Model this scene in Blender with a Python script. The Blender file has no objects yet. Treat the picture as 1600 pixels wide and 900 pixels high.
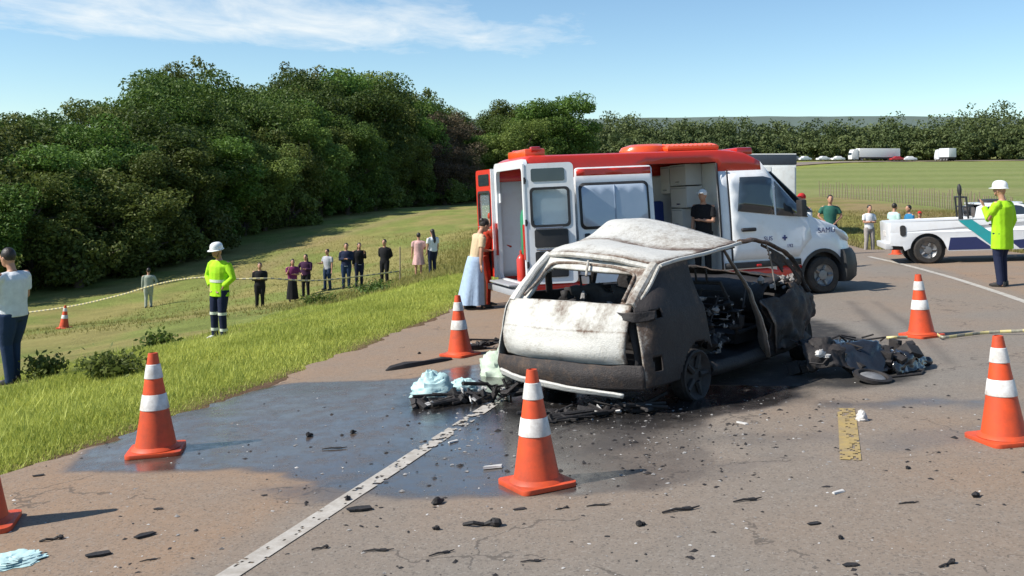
import bpy, bmesh, math, random
import numpy as np
from mathutils import Vector, Matrix, noise as mnoise
from mathutils.geometry import tessellate_polygon

random.seed(7); rng = np.random.default_rng(7)
S = bpy.context.scene
COL = S.collection
R = math.radians

# ------------------------------------------------------------------ camera
CAM_H, F, HOR = 1.83, 1500.0, 266.0            # eye height, focal length in photo pixels, row of the level line
cd = bpy.data.cameras.new('camera'); cam = bpy.data.objects.new('camera', cd); COL.objects.link(cam)
cam.location = (0, 0, CAM_H); cam.rotation_euler = (R(90), 0, 0)
cd.sensor_width = 36; cd.lens = 36 * F / 1600; cd.shift_y = -(450 - HOR) / 1600
cd.clip_start = 0.1; cd.clip_end = 6000
S.camera = cam
# ------------------------------------------------------------------ sky and sun
SUN_EL, SUN_TO = R(43), Vector((-0.966, -0.258, 0)).normalized()    # horizontal direction towards the sun
W = bpy.data.worlds.new('World'); S.world = W; W.use_nodes = True
wn = W.node_tree; wn.nodes.clear()
def WN(t, **k):
    n = wn.nodes.new(t)
    for a, b in k.items(): setattr(n, a, b)
    return n
sky = WN('ShaderNodeTexSky', sky_type='NISHITA', sun_disc=False, sun_elevation=SUN_EL,
         sun_rotation=math.atan2(SUN_TO.x, SUN_TO.y), altitude=500, air_density=1.0, dust_density=0.0, ozone_density=3.2)
geo = WN('ShaderNodeTexCoord'); sep = WN('ShaderNodeSeparateXYZ'); wn.links.new(geo.outputs['Generated'], sep.inputs[0])
def wm(op, a, b=None, clamp=False):
    n = WN('ShaderNodeMath', operation=op, use_clamp=clamp)
    for i, q in enumerate((a, b)):
        if q is None: continue
        if isinstance(q, (int, float)): n.inputs[i].default_value = q
        else: wn.links.new(q, n.inputs[i])
    return n.outputs[0]
zc = wm('MAXIMUM', sep.outputs['Z'], 0.02)
cx, cy = wm('DIVIDE', sep.outputs['X'], zc), wm('DIVIDE', sep.outputs['Y'], zc)      # a flat cloud layer overhead
comb = WN('ShaderNodeCombineXYZ'); wn.links.new(cx, comb.inputs[0]); wn.links.new(cy, comb.inputs[1])
ux, uy = wm('ADD', cx, 1.9), wm('SUBTRACT', cy, 6.3)
al = wm('ADD', wm('MULTIPLY', ux, .86), wm('MULTIPLY', uy, .51)); pe = wm('SUBTRACT', wm('MULTIPLY', uy, .86), wm('MULTIPLY', ux, .51))
d2 = wm('ADD', wm('POWER', wm('ABSOLUTE', wm('DIVIDE', al, 2.85)), 2), wm('POWER', wm('ABSOLUTE', wm('DIVIDE', pe, 1.45)), 2))
n1 = WN('ShaderNodeTexNoise'); n1.inputs['Scale'].default_value = 1.5; n1.inputs['Detail'].default_value = 9; n1.inputs['Roughness'].default_value = .62
n1.inputs['Distortion'].default_value = .35
mp = WN('ShaderNodeMapping'); mp.inputs['Scale'].default_value = (1.3, .62, 1); wn.links.new(comb.outputs[0], mp.inputs[0]); wn.links.new(mp.outputs[0], n1.inputs['Vector'])
cl = wm('ADD', wm('SUBTRACT', .95, d2), wm('MULTIPLY', wm('SUBTRACT', n1.outputs['Fac'], .5), 3.0))
n2 = WN('ShaderNodeTexNoise'); n2.inputs['Scale'].default_value = .22; n2.inputs['Detail'].default_value = 6; wn.links.new(comb.outputs[0], n2.inputs['Vector'])
far = wm('SUBTRACT', n2.outputs['Fac'], .66)                                  # a few more thin clouds elsewhere
cmask = wm('MULTIPLY', wm('MAXIMUM', wm('MULTIPLY', cl, .9), wm('MULTIPLY', far, 3.0)), .68, True)
fade = wm('MULTIPLY', wm('SUBTRACT', sep.outputs['Z'], .06), 18, True)
mix = WN('ShaderNodeMix', data_type='RGBA'); wn.links.new(wm('MULTIPLY', cmask, fade), mix.inputs[0])
tn = WN('ShaderNodeMix', data_type='RGBA', blend_type='MULTIPLY'); tn.inputs[0].default_value = 1; wn.links.new(sky.outputs[0], tn.inputs[6]); tn.inputs[7].default_value = (.98, 1.07, 1.06, 1)
wn.links.new(tn.outputs[2], mix.inputs[6]); mix.inputs[7].default_value = (7.0, 7.3, 7.3, 1)
bg = WN('ShaderNodeBackground'); bg.inputs[1].default_value = 0.092; wn.links.new(mix.outputs[2], bg.inputs[0])
wo = WN('ShaderNodeOutputWorld'); wn.links.new(bg.outputs[0], wo.inputs[0])
sl = bpy.data.lights.new('sun', 'SUN'); sun = bpy.data.objects.new('sun', sl); COL.objects.link(sun)
sl.energy = 4.5; sl.angle = R(.53); sl.color = (1, .945, .86)
to = Vector((SUN_TO.x * math.cos(SUN_EL), SUN_TO.y * math.cos(SUN_EL), math.sin(SUN_EL)))
sun.rotation_euler = to.to_track_quat('Z', 'Y').to_euler()
S.view_settings.view_transform = 'Standard'; S.view_settings.look = 'None'
S.view_settings.exposure = 0.6; S.view_settings.gamma = 1

# ------------------------------------------------------------------ small maths
def at(x, y, Y): return Vector(((x - 800) / F * Y, Y, CAM_H + (HOR - y) / F * Y))      # where a sight line reaches depth Y
def plane_z(X, Y): return .045 * X - .03 * Y                                            # the banked road surface near the camera
def gp(x, y, h=0.0):                                                                    # sight line meets the road
    u, v = (x - 800) / F, (HOR - y) / F
    Y = (CAM_H - h) / (-v + .045 * u - .03)
    return Vector((u * Y, Y, plane_z(u * Y, Y) + h))
_perm = rng.random((64, 64, 64))
def vnoise(x, y, z=0.0):
    x, y, z = np.broadcast_arrays(np.asarray(x, float), np.asarray(y, float), np.asarray(z, float))
    xi, yi, zi = np.floor(x).astype(int), np.floor(y).astype(int), np.floor(z).astype(int)
    fx, fy, fz = x - xi, y - yi, z - zi
    fx, fy, fz = [t * t * (3 - 2 * t) for t in (fx, fy, fz)]
    def c(i, j, k): return _perm[(xi + i) & 63, (yi + j) & 63, (zi + k) & 63]
    l = lambda a, b, t: a + (b - a) * t
    return l(l(l(c(0,0,0), c(1,0,0), fx), l(c(0,1,0), c(1,1,0), fx), fy), l(l(c(0,0,1), c(1,0,1), fx), l(c(0,1,1), c(1,1,1), fx), fy), fz)
def fbm(x, y, z=0.0, o=4):
    r, a, t = 0, 1, 0
    for i in range(o):
        r = r + a * vnoise(np.asarray(x) * 2 ** i + 17.3 * i, np.asarray(y) * 2 ** i + 5.1 * i, np.asarray(z) * 2 ** i); t += a; a *= .5
    return r / t
def sstep(a, b, x):
    t = np.clip((np.asarray(x, float) - a) / (b - a), 0, 1); return t * t * (3 - 2 * t)
def crom(P, t):                                                                         # Catmull-Rom along axis 0
    P = np.asarray(P, float); n = len(P) - 1
    t = np.clip(np.asarray(t, float), 0, 1) * n; i = np.minimum(t.astype(int), n - 1); f = t - i
    sh = f.shape + (1,) * (P.ndim - 1); f = f.reshape(sh)
    a, b, c, d = P[np.maximum(i - 1, 0)], P[i], P[i + 1], P[np.minimum(i + 2, n)]
    a = np.where((i == 0).reshape(sh), 2 * b - c, a); d = np.where((i == n - 1).reshape(sh), 2 * c - b, d)
    return .5 * (2 * b + (c - a) * f + (2 * a - 5 * b + 4 * c - d) * f * f + (3 * b - a - 3 * c + d) * f ** 3)

# ------------------------------------------------------------------ materials
def nodes(name):
    m = bpy.data.materials.new(name); m.use_nodes = True; nt = m.node_tree
    b = nt.nodes['Principled BSDF']
    def N(t, **k):
        n = nt.nodes.new(t)
        for a, q in k.items():
            if a in n.inputs and not hasattr(n, a): n.inputs[a].default_value = q
            else: setattr(n, a, q)
        return n
    return m, nt, b, N, nt.links.new
def noise_n(N, L, scale, detail=5, rough=.6, coord='Object', stretch=None):
    tc = N('ShaderNodeTexCoord'); n = N('ShaderNodeTexNoise')
    n.inputs['Scale'].default_value = scale; n.inputs['Detail'].default_value = detail; n.inputs['Roughness'].default_value = rough
    if stretch:
        mp = N('ShaderNodeMapping'); mp.inputs['Scale'].default_value = stretch; L(tc.outputs[coord], mp.inputs[0]); L(mp.outputs[0], n.inputs['Vector'])
    else: L(tc.outputs[coord], n.inputs['Vector'])
    return n.outputs['Fac']
def ramp(N, L, fac, stops):
    r = N('ShaderNodeValToRGB'); L(fac, r.inputs[0]); e = r.color_ramp.elements
    while len(e) < len(stops): e.new(.5)
    for q, (p, c) in zip(e, stops): q.position = p; q.color = (*c, 1) if len(c) == 3 else c
    return r.outputs[0]
def math_n(N, L, op, a, b=None, c=None, clamp=False):
    n = N('ShaderNodeMath', operation=op, use_clamp=clamp)
    for i, q in enumerate((a, b, c)):
        if q is None: continue
        if isinstance(q, (int, float)): n.inputs[i].default_value = q
        else: L(q, n.inputs[i])
    return n.outputs[0]
def mix_n(N, L, f, a, b, bt='MIX'):
    n = N('ShaderNodeMix', data_type='RGBA', blend_type=bt)
    for i, q in ((0, f), (6, a), (7, b)):
        if isinstance(q, (int, float)): n.inputs[i].default_value = q
        elif isinstance(q, tuple): n.inputs[i].default_value = (*q, 1)
        else: L(q, n.inputs[i])
    return n.outputs[2]
def bump_n(N, L, b, h, strength=.3, dist=.01):
    n = N('ShaderNodeBump'); n.inputs['Strength'].default_value = strength; n.inputs['Distance'].default_value = dist
    L(h, n.inputs['Height']); L(n.outputs[0], b.inputs['Normal'])
_mats = {}
def M(name, col=None, rough=.6, metal=0, var=.12, scale=9, dirt=0, dirtcol=(.12, .075, .045), bump=0, bscale=60, coat=0, spec=.5, emit=None):
    """plain procedural material: base colour with mottling, optional dirt blotches, fine relief"""
    if name in _mats: return _mats[name]
    m, nt, b, N, L = nodes(name); _mats[name] = m
    f = noise_n(N, L, scale, 5)
    c = mix_n(N, L, f, tuple(q * (1 - var) for q in col), tuple(min(1, q * (1 + var)) for q in col))
    if dirt:
        g = noise_n(N, L, scale * .45, 7, .7); g = math_n(N, L, 'MULTIPLY_ADD', g, 3.2, -1.75 + dirt, clamp=True)
        c = mix_n(N, L, math_n(N, L, 'MULTIPLY', g, min(1, dirt * 1.5)), c, dirtcol)
    L(c, b.inputs['Base Color']); b.inputs['Metallic'].default_value = metal
    L(math_n(N, L, 'MULTIPLY_ADD', f, .16, rough - .08, clamp=True), b.inputs['Roughness'])
    b.inputs['Coat Weight'].default_value = coat; b.inputs['Coat Roughness'].default_value = .08
    b.inputs['Specular IOR Level'].default_value = spec
    if bump: bump_n(N, L, b, noise_n(N, L, bscale, 4), bump, .01)
    if emit: b.inputs['Emission Color'].default_value = (*emit, 1); b.inputs['Emission Strength'].default_value = 1
    return m
def cloth(name, col, var=.22): return M('cloth_' + name, col, .88, var=var, scale=14, bump=.55, bscale=22, spec=.2)
SKIN = M('skin', (.42, .22, .14), .55, var=.08); SKIN2 = M('skin_dark', (.20, .10, .06), .55, var=.08)
HAIR = M('hair_dark', (.018, .012, .009), .5, var=.3, scale=50, bump=.5); LEATHER = M('shoe_leather', (.02, .018, .016), .5)

# ------------------------------------------------------------------ mesh helpers
class MB:
    def __init__(s): s.v, s.f, s.m = [], [], []
    def add(s, v, f, mi=0):
        o = len(s.v); s.v += [tuple(p) for p in v]; s.f += [tuple(i + o for i in q) for q in f]; s.m += [mi] * len(f); return s
    def box(s, c, size, rot=None, mi=0):
        h = [q / 2 for q in size]; c = Vector(c)
        P = [Vector((x * h[0], y * h[1], z * h[2])) for z in (-1, 1) for y in (-1, 1) for x in (-1, 1)]
        if rot is not None: P = [rot @ p for p in P]
        return s.add([p + c for p in P], [(0,2,3,1), (4,5,7,6), (0,1,5,4), (2,6,7,3), (0,4,6,2), (1,3,7,5)], mi)
    def loft(s, rings, caps=True, mi=0, closed=True):
        n = len(rings[0]); V = [p for r in rings for p in r]; Fc = []
        for i in range(len(rings) - 1):
            for j in range(n if closed else n - 1):
                k = (j + 1) % n; Fc.append((i * n + j, i * n + k, (i + 1) * n + k, (i + 1) * n + j))
        if caps and closed: Fc += [tuple(range(n - 1, -1, -1)), tuple((len(rings) - 1) * n + j for j in range(n))]
        return s.add(V, Fc, mi)
    def tube(s, pts, r, n=8, mi=0, flat=1.0, up=None, caps=True):
        pts = [Vector(p) for p in pts]; r = [r] * len(pts) if isinstance(r, (int, float)) else r
        rings = []; pu = Vector(up) if up else None
        for i, p in enumerate(pts):
            t = (pts[min(i + 1, len(pts) - 1)] - pts[max(i - 1, 0)])
            t = t.normalized() if t.length > 1e-9 else Vector((0, 0, 1))
            if pu is None: pu = Vector((0, 0, 1)) if abs(t.z) < .9 else Vector((0, 1, 0))
            a = t.cross(pu)
            if a.length < 1e-6: a = t.cross(Vector((1, .3, .2)))
            a.normalize(); b = a.cross(t).normalized()
            if not up: pu = b
            rings.append([p + a * (math.cos(q) * r[i]) + b * (math.sin(q) * r[i] * flat) for q in [2 * math.pi * k / n for k in range(n)]])
        return s.loft(rings, caps, mi)
    def blob(s, c, rx, ry, rz, n=12, k=8, rot=None, mi=0, jit=0, seed=0):
        rr = random.Random(seed); c = Vector(c); rings = []
        for i in range(k + 1):
            a = math.pi * (.02 + .96 * i / k); ring = []
            for j in range(n):
                q = 2 * math.pi * j / n; w = 1 + jit * (rr.random() - .5) * 2
                p = Vector((rx * math.sin(a) * math.cos(q) * w, ry * math.sin(a) * math.sin(q) * w, -rz * math.cos(a) * w))
                ring.append(c + (rot @ p if rot is not None else p))
            rings.append(ring)
        return s.loft(rings, True, mi)
    def lathe(s, prof, n=24, T=None, mi=0, caps=True):
        rings = [[Vector((r * math.cos(2 * math.pi * j / n), r * math.sin(2 * math.pi * j / n), z)) for j in range(n)] for r, z in prof]
        if T is not None: rings = [[T @ p for p in q] for q in rings]
        return s.loft(rings, caps, mi)
    def prism(s, poly, d0, d1, fn, holes=(), mi=0):
        """extruded outline (with holes); fn(a, b, d) maps outline coordinates and depth to space"""
        loops = [list(poly)] + [list(h) for h in holes]; flat = [p for l in loops for p in l]; n = len(flat)
        tri = tessellate_polygon([[Vector((a, b, 0)) for a, b in l] for l in loops])
        V = [fn(a, b, d0) for a, b in flat] + [fn(a, b, d1) for a, b in flat]
        Fc = [tuple(t) for t in tri] + [tuple(i + n for i in reversed(t)) for t in tri]; o = 0
        for l in loops:
            for i in range(len(l)): j = (i + 1) % len(l); Fc.append((o + i, o + j, o + j + n, o + i + n))
            o += len(l)
        return s.add(V, Fc, mi)
    def build(s, name, mats, parent=None, smooth=35, bevel=0, loc=None, recalc=True):
        me = bpy.data.meshes.new(name); me.from_pydata([tuple(p) for p in s.v], [], s.f)
        for q in (mats if isinstance(mats, (list, tuple)) else [mats]): me.materials.append(q)
        me.polygons.foreach_set('material_index', s.m)
        if recalc or bevel:
            bm = bmesh.new(); bm.from_mesh(me)
            bmesh.ops.recalc_face_normals(bm, faces=bm.faces)
            if bevel:
                es = [e for e in bm.edges if len(e.link_faces) == 2 and e.calc_face_angle(0) > R(25)]
                bmesh.ops.bevel(bm, geom=es, offset=bevel, segments=2, profile=.6, affect='EDGES', clamp_overlap=True)
            bm.to_mesh(me); bm.free()
        return link(name, me, parent, smooth, loc)
def link(name, me, parent=None, smooth=35, loc=None):
    if smooth:
        me.polygons.foreach_set('use_smooth', [True] * len(me.polygons))
        if smooth < 180: me.set_sharp_from_angle(angle=R(smooth))
    o = bpy.data.objects.new(name, me); COL.objects.link(o); o.parent = parent
    if loc is not None: o.location = loc
    return o
def tag(o, label=None, cat=None, group=None, kind=None):
    for k, q in (('label', label), ('category', cat), ('group', group), ('kind', kind)):
        if q: o[k] = q
    return o
def empty(name, mat, label, cat, group=None):
    o = bpy.data.objects.new(name, None); COL.objects.link(o); o.empty_display_size = .2
    if isinstance(mat, Matrix): o.matrix_world = mat
    else: o.location = mat
    return tag(o, label, cat, group)
def copy_tree(o, parent=None):
    c = o.copy(); COL.objects.link(c); c.parent = parent
    for ch in list(o.children): copy_tree(ch, c)
    return c
def on_road(X, Y, ang, h=0.0):
    """matrix of a thing standing on the banked road, its +x pointing along ang"""
    up = Vector((-.045, .03, 1)).normalized(); f = Vector((math.cos(ang), math.sin(ang), 0)); f = (f - up * f.dot(up)).normalized(); l = up.cross(f)
    m = Matrix((f, l, up)).transposed().to_4x4(); m.translation = Vector((X, Y, plane_z(X, Y))) + up * h; return m
def arr_mesh(name, V, Fq, mat, parent=None, attrs=None, smooth=0, colattr=None):
    """mesh from numpy arrays"""
    me = bpy.data.meshes.new(name); V = np.asarray(V, np.float32); Fq = np.asarray(Fq, np.int32); k = Fq.shape[1]
    me.vertices.add(len(V)); me.vertices.foreach_set('co', V.ravel())
    me.loops.add(Fq.size); me.loops.foreach_set('vertex_index', Fq.ravel())
    me.polygons.add(len(Fq)); me.polygons.foreach_set('loop_start', np.arange(0, Fq.size, k, dtype=np.int32))
    me.update(calc_edges=True); me.materials.append(mat)
    for n, a in (attrs or {}).items():
        t = me.attributes.new(n, 'FLOAT', 'POINT'); t.data.foreach_set('value', np.asarray(a, np.float32).ravel())
    if colattr is not None:
        t = me.attributes.new('tint', 'FLOAT_COLOR', 'POINT'); c = np.ones((len(V), 4), np.float32); c[:, :3] = colattr; t.data.foreach_set('color', c.ravel())
    return link(name, me, parent, smooth)
# ------------------------------------------------------------------ road line and terrain
_ys = np.concatenate([np.linspace(-8, 26, 120)])
_m = np.where(_ys < 7, .33, np.where(_ys < 22, .33 - (.33 - .10) * (_ys - 7) / 15, .10))
_xs = np.concatenate([[0], np.cumsum((_m[1:] + _m[:-1]) / 2 * np.diff(_ys))]); _xs += 2.71 - np.interp(7.79, _ys, _xs)
_far = crom([(8.3, 50), (13.5, 100), (24, 150), (42, 200), (70, 252), (104, 290), (150, 304), (220, 308), (340, 300)], np.linspace(0, 1, 160))
_far0 = crom([(_xs[-1], 26), (8.3, 50)], np.linspace(.1, .95, 12))
CL = np.concatenate([np.stack([_xs, _ys], 1), _far0, _far])                       # the yellow centre line
_t = np.gradient(CL, axis=0); _t /= np.linalg.norm(_t, axis=1)[:, None]; NR = np.stack([_t[:, 1], -_t[:, 0]], 1)   # to the right
EDGE_L, EDGE_R, LANE = -5.8, 6.3, 3.0
CTRL = np.array([(-5.3, 17.4, -1.17), (-6.5, 12.5, -.93), (-16.3, 43, -4.25), (-13.5, 29, -2.93), (-9.5, 36, -3.3), (-8.3, 37, -3.15), (-7.35, 38, -2.83), (-5, 38, -2.68),
    (-3.4, 37, -2.2), (-23, 46, -4.4), (-19.4, 62, -3.5), (-16.6, 78, -2.3), (-4.4, 110, -2.0), (-9, 9, -1.5), (-14, 14, -2.2), (-10, 22, -2.2), (-22, 25, -3.8), (-30, 40, -4.6),
    (-45, 60, -4.6), (-40, 100, -2.5), (-14, 95, -2.0), (0, 140, -1.4), (-60, 150, -1),
    (13.4, 36, -1.2), (12.5, 24, -.75), (14, 15, -.35), (21.7, 65, -1.16), (28, 60, -1.13), (40, 66, -.9), (16, 50, -1.3), (48, 120, -.1), (30, 120, -.3), (88, 300, 4.6), (136, 300, 4.6), (180, 310, 5.2), (80, 200, 1.8),
    (110, 160, 1.4), (60, 60, -.6), (30, 20, -.4), (40, 0, .3), (0, 330, 4.2), (-120, 300, 2), (300, 320, 6), (340, 150, 4), (8, -15, .8), (30, -30, 1.5), (-8, -10, -.6), (-30, -20, -2),
    (2, 2, .03), (4.6, 15, -.24), (6, 25, -.5), (2, 14, -.34), (7.3, 40, -1.25), (8.3, 50, -1.45), (13.5, 100, -1.1), (24, 150, -.5), (42, 200, 1.2),
    (-700, -100, -6), (700, -100, 6), (-700, 1300, 12), (700, 1300, 22), (0, 800, 12)], float)
def _k(r2): return np.where(r2 > 0, r2 * np.log(np.maximum(r2, 1e-12)), 0)
_P = CTRL[:, :2] / 50; _n = len(_P); _K = _k(((_P[:, None] - _P[None]) ** 2).sum(-1)) + np.eye(_n) * 2e-4
_A = np.zeros((_n + 3, _n + 3)); _A[:_n, :_n] = _K; _A[:_n, _n] = _A[_n, :_n] = 1; _A[:_n, _n + 1:] = _P; _A[_n + 1:, :_n] = _P.T
_w = np.linalg.solve(_A, np.concatenate([CTRL[:, 2], [0, 0, 0]]))
def tps(X, Y):
    X, Y = np.asarray(X, float) / 50, np.asarray(Y, float) / 50; out = _w[_n] + _w[_n + 1] * X + _w[_n + 2] * Y
    for i in range(_n): out = out + _w[i] * _k((X - _P[i, 0]) ** 2 + (Y - _P[i, 1]) ** 2)
    return out
def road_z(X, Y):
    w = sstep(23, 36, Y); return (1 - w) * plane_z(np.asarray(X, float), np.asarray(Y, float)) + w * tps(X, Y)
def road_off(X, Y):
    """signed distance from the centre line (right positive) for arrays"""
    X, Y = np.asarray(X, float).ravel(), np.asarray(Y, float).ravel(); best = np.full(X.shape, 1e9); off = np.full(X.shape, 1e9); zz = np.zeros(X.shape)
    for i in range(0, len(X), 20000):
        x, y = X[i:i + 20000], Y[i:i + 20000]; d = (x[:, None] - CL[None, :, 0]) ** 2 + (y[:, None] - CL[None, :, 1]) ** 2; j = d.argmin(1)
        off[i:i + 20000] = (x - CL[j, 0]) * NR[j, 0] + (y - CL[j, 1]) * NR[j, 1]; best[i:i + 20000] = np.sqrt(d[np.arange(len(j)), j])
    return np.where(best > np.abs(off) + 3, np.sign(off) * best, off)
def ground_z(X, Y):
    sh = np.shape(X); X, Y = np.ravel(np.asarray(X, float)), np.ravel(np.asarray(Y, float)); o = road_off(X, Y)
    out = np.where(o < 0, EDGE_L - o, o - EDGE_R)                       # metres beyond the asphalt
    w = sstep(0, 4.5, out); z = (1 - w) * road_z(X, Y) + w * tps(X, Y)
    z = np.where(out < -.25, z - .10 - .25 * sstep(25, 60, Y), z - .03)
    bumpy = (fbm(X * .6, Y * .6) - .5) * .16 * sstep(0, 1.5, out) * (1 - sstep(60, 120, Y))
    return (z + bumpy).reshape(sh)
def gz(X, Y): return float(ground_z(np.array([X]), np.array([Y]))[0])

def axis(segs):
    out = []
    for a, b, n in segs: out += list(np.linspace(a, b, n, endpoint=False))
    return np.array(out + [segs[-1][1]])
gx = axis([(-1500, -300, 14), (-300, -60, 24), (-60, -24, 36), (-24, -8, 50), (-8, 2, 55), (2, 12, 30), (12, 40, 40), (40, 100, 40), (100, 400, 50), (400, 1500, 14)])
gy = axis([(-300, -10, 12), (-10, 4, 20), (4, 20, 80), (20, 50, 90), (50, 120, 80), (120, 320, 80), (320, 600, 20), (600, 3000, 20)])
GX, GY = np.meshgrid(gx, gy); GZ = ground_z(GX, GY)
far_flat = sstep(500, 900, np.hypot(GX, GY)); GZ = GZ * (1 - far_flat) + (6 + .012 * GY) * far_flat
ny, nx = GX.shape; idx = np.arange(nx * ny).reshape(ny, nx)
quads = np.stack([idx[:-1, :-1], idx[:-1, 1:], idx[1:, 1:], idx[1:, :-1]], -1).reshape(-1, 4)
off = road_off(GX, GY).reshape(GX.shape); out = np.where(off < 0, EDGE_L - off, off - EDGE_R)
nz = fbm(GX * .35, GY * .35); nz2 = fbm(GX * 1.7 + 9, GY * 1.7)
def lerpc(a, b, t): return np.asarray(a)[None, None] * (1 - t[..., None]) + np.asarray(b)[None, None] * t[..., None]
lush = lerpc((.20, .225, .034), (.29, .30, .06), nz2)
meadow = lerpc((.265, .235, .085), (.19, .22, .06), sstep(.35, .65, nz)); meadow = meadow * (.86 + .3 * nz2[..., None])
track = np.exp(-((GX + 21 - GY * .145 + 1.2 * np.sin(GY * .13)) / .9) ** 2) * sstep(40, 55, GY) * .5
meadow = meadow * (1 - track[..., None]) + np.array((.30, .225, .12)) * track[..., None]
stripe = .5 + .5 * np.sin((GY + .3 * GX) * .22 + 2 * fbm(GX * .01, GY * .03)); 
crop = lerpc((.165, .20, .062), (.22, .24, .09), np.clip(stripe * .7 + .5 * (fbm(GX * .02, GY * .08) - .3), 0, 1))
pale = sstep(.62, .7, fbm(GX * .006 + 3, GY * .05)) * .35; crop = crop * (1 - pale[..., None]) + np.array((.26, .24, .11)) * pale[..., None]
dry = lerpc((.27, .205, .1), (.19, .175, .06), sstep(.4, .62, nz))
left = off < 0
vergew = 3.4 + 1.6 * (nz - .5) * 2
c = np.where(left[..., None], lerpc((0, 0, 0), (1, 1, 1), sstep(vergew - 1, vergew + 1.2, out)) * (meadow - lush) + lush, dry)
wr = np.maximum(sstep(28, 33, GX + 4 * (nz - .5)) * sstep(50, 60, GY), sstep(84, 98, GY + 8 * (nz - .5))) * (~left); c = c * (1 - wr[..., None]) + crop * wr[..., None]
rv = (~left) * (1 - sstep(4, 9, out + 3 * (nz - .5))) * sstep(.5, 1.5, out); c = c * (1 - rv[..., None] * .6) + lush * rv[..., None] * .6
soil = (1 - sstep(.0, .5, out + .35 * (nz2 - .5))); c = c * (1 - soil[..., None]) + np.array((.15, .095, .06)) * soil[..., None]
mg, nt, b, N, L = nodes('grass_ground')
a = N('ShaderNodeAttribute', attribute_name='tint'); f = noise_n(N, L, 9, 6, .7); f2 = noise_n(N, L, .8, 5, .6)
k = math_n(N, L, 'ADD', math_n(N, L, 'MULTIPLY', f, .9), math_n(N, L, 'MULTIPLY', f2, .7)); v = N('ShaderNodeHueSaturation'); L(a.outputs['Color'], v.inputs['Color'])
L(math_n(N, L, 'ADD', k, .2), v.inputs['Value']); L(v.outputs[0], b.inputs['Base Color']); b.inputs['Roughness'].default_value = .95; b.inputs['Specular IOR Level'].default_value = .1
bump_n(N, L, b, noise_n(N, L, 7, 8, .75), .8, .12)
tag(arr_mesh('ground', np.stack([GX, GY, GZ], -1).reshape(-1, 3), quads, mg, smooth=180, colattr=c.reshape(-1, 3)), kind='structure')

# ------------------------------------------------------------------ asphalt
def in_poly(px, X, Y):
    """signed distance (inside positive) to an outline given in metres"""
    P = np.asarray(px); inside = np.zeros(X.shape, bool); d = np.full(X.shape, 1e9)
    for i in range(len(P)):
        (x0, y0), (x1, y1) = P[i], P[(i + 1) % len(P)]
        ex, ey = x1 - x0, y1 - y0; t = np.clip(((X - x0) * ex + (Y - y0) * ey) / (ex * ex + ey * ey + 1e-12), 0, 1)
        d = np.minimum(d, np.hypot(X - x0 - t * ex, Y - y0 - t * ey))
        cr = ((y0 > Y) != (y1 > Y)) & (X < (x1 - x0) * (Y - y0) / (y1 - y0 + 1e-12) + x0); inside ^= cr
    return np.where(inside, d, -d)
def stain(pix): return [tuple(gp(*p)[:2]) for p in pix]
WET = stain([(95, 737), (150, 700), (200, 672), (300, 640), (385, 606), (470, 596), (560, 594), (640, 590), (720, 570), (800, 560), (1000, 600), (1280, 600), (1200, 640), (1110, 655), (1095, 690), (1120, 720), (1085, 750), (1010, 766), (890, 775), (760, 778), (620, 777), (520, 765), (440, 741), (290, 739)])
WET2 = [stain([(300, 776), (380, 760), (520, 748), (600, 772), (560, 782), (400, 781)]),
        stain([(860, 682), (1000, 676), (1330, 668), (1325, 690), (1150, 694), (1000, 712), (870, 716)]), stain([(1335, 684), (1440, 672), (1570, 660), (1580, 682), (1500, 702), (1420, 716), (1350, 716)]),
        stain([(1090, 722), (1250, 704), (1420, 712), (1380, 724), (1200, 736), (1100, 752)]), stain([(1240, 628), (1400, 612), (1590, 622), (1590, 640), (1400, 646), (1280, 640)])]
SOOT_SHADE = stain([(600, 640), (640, 600), (760, 570), (800, 520), (1050, 470), (1310, 505), (1450, 560), (1440, 600), (1300, 612), (1130, 650), (1060, 662), (900, 668), (760, 668), (660, 664)])  # soot round the car, plus painted shadow under it and on its right
SKID = [stain([(1318, 470), (1336, 470), (1400, 520), (1450, 580), (1420, 580), (1370, 524)]), stain([(1360, 470), (1372, 470), (1450, 520), (1500, 570), (1475, 570), (1430, 524)]),
        stain([(1000, 612), (1100, 600), (1000, 700), (900, 712)])]
s_near = np.concatenate([np.linspace(3.0, 13, 220), np.linspace(13.1, 24, 110)]); s_all = [(-7, 3.0, 14)]
def ribbon(Ys, offs, lift):
    i = np.interp(Ys, CL[:120, 1], np.arange(120)) if np.ndim(Ys) else None
    cx_ = np.interp(Ys, CL[:120, 1], CL[:120, 0]); nx_ = np.interp(Ys, CL[:120, 1], NR[:120, 0]); ny_ = np.interp(Ys, CL[:120, 1], NR[:120, 1])
    X = cx_[:, None] + nx_[:, None] * offs[None]; Y = Ys[:, None] + ny_[:, None] * offs[None]
    return X, Y, road_z(X, Y) + lift
offs = np.linspace(EDGE_L, EDGE_R, 240)
RX, RY, RZ = ribbon(np.concatenate([np.linspace(-7, 2.5, 14), s_near]), offs, 0)
o_b = np.broadcast_to(offs[None], RX.shape)
edge = (fbm(RX * 1.1, RY * 1.1) - .5) * .5 * np.exp(-(o_b - EDGE_L) / .3) + (fbm(RX * 5, RY * 5) - .5) * .18 * np.exp(-(o_b - EDGE_L) / .12)     # the ragged verge edge
RX = RX - edge
wob = (fbm(RX * 1.6, RY * 1.6) - .5) * .55 + (fbm(RX * 7, RY * 7) - .5) * .16
wet = sstep(-.05, .07, in_poly(WET, RX, RY) + wob * .5)
for p in WET2: wet = np.maximum(wet, .62 * sstep(-.06, .22, in_poly(p, RX, RY) + wob * 1.1))
wet = wet * (1 - .6 * sstep(.2, 1.5, RX + wob) * (1 - sstep(7.2, 8.0, RY + wob)))
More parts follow.
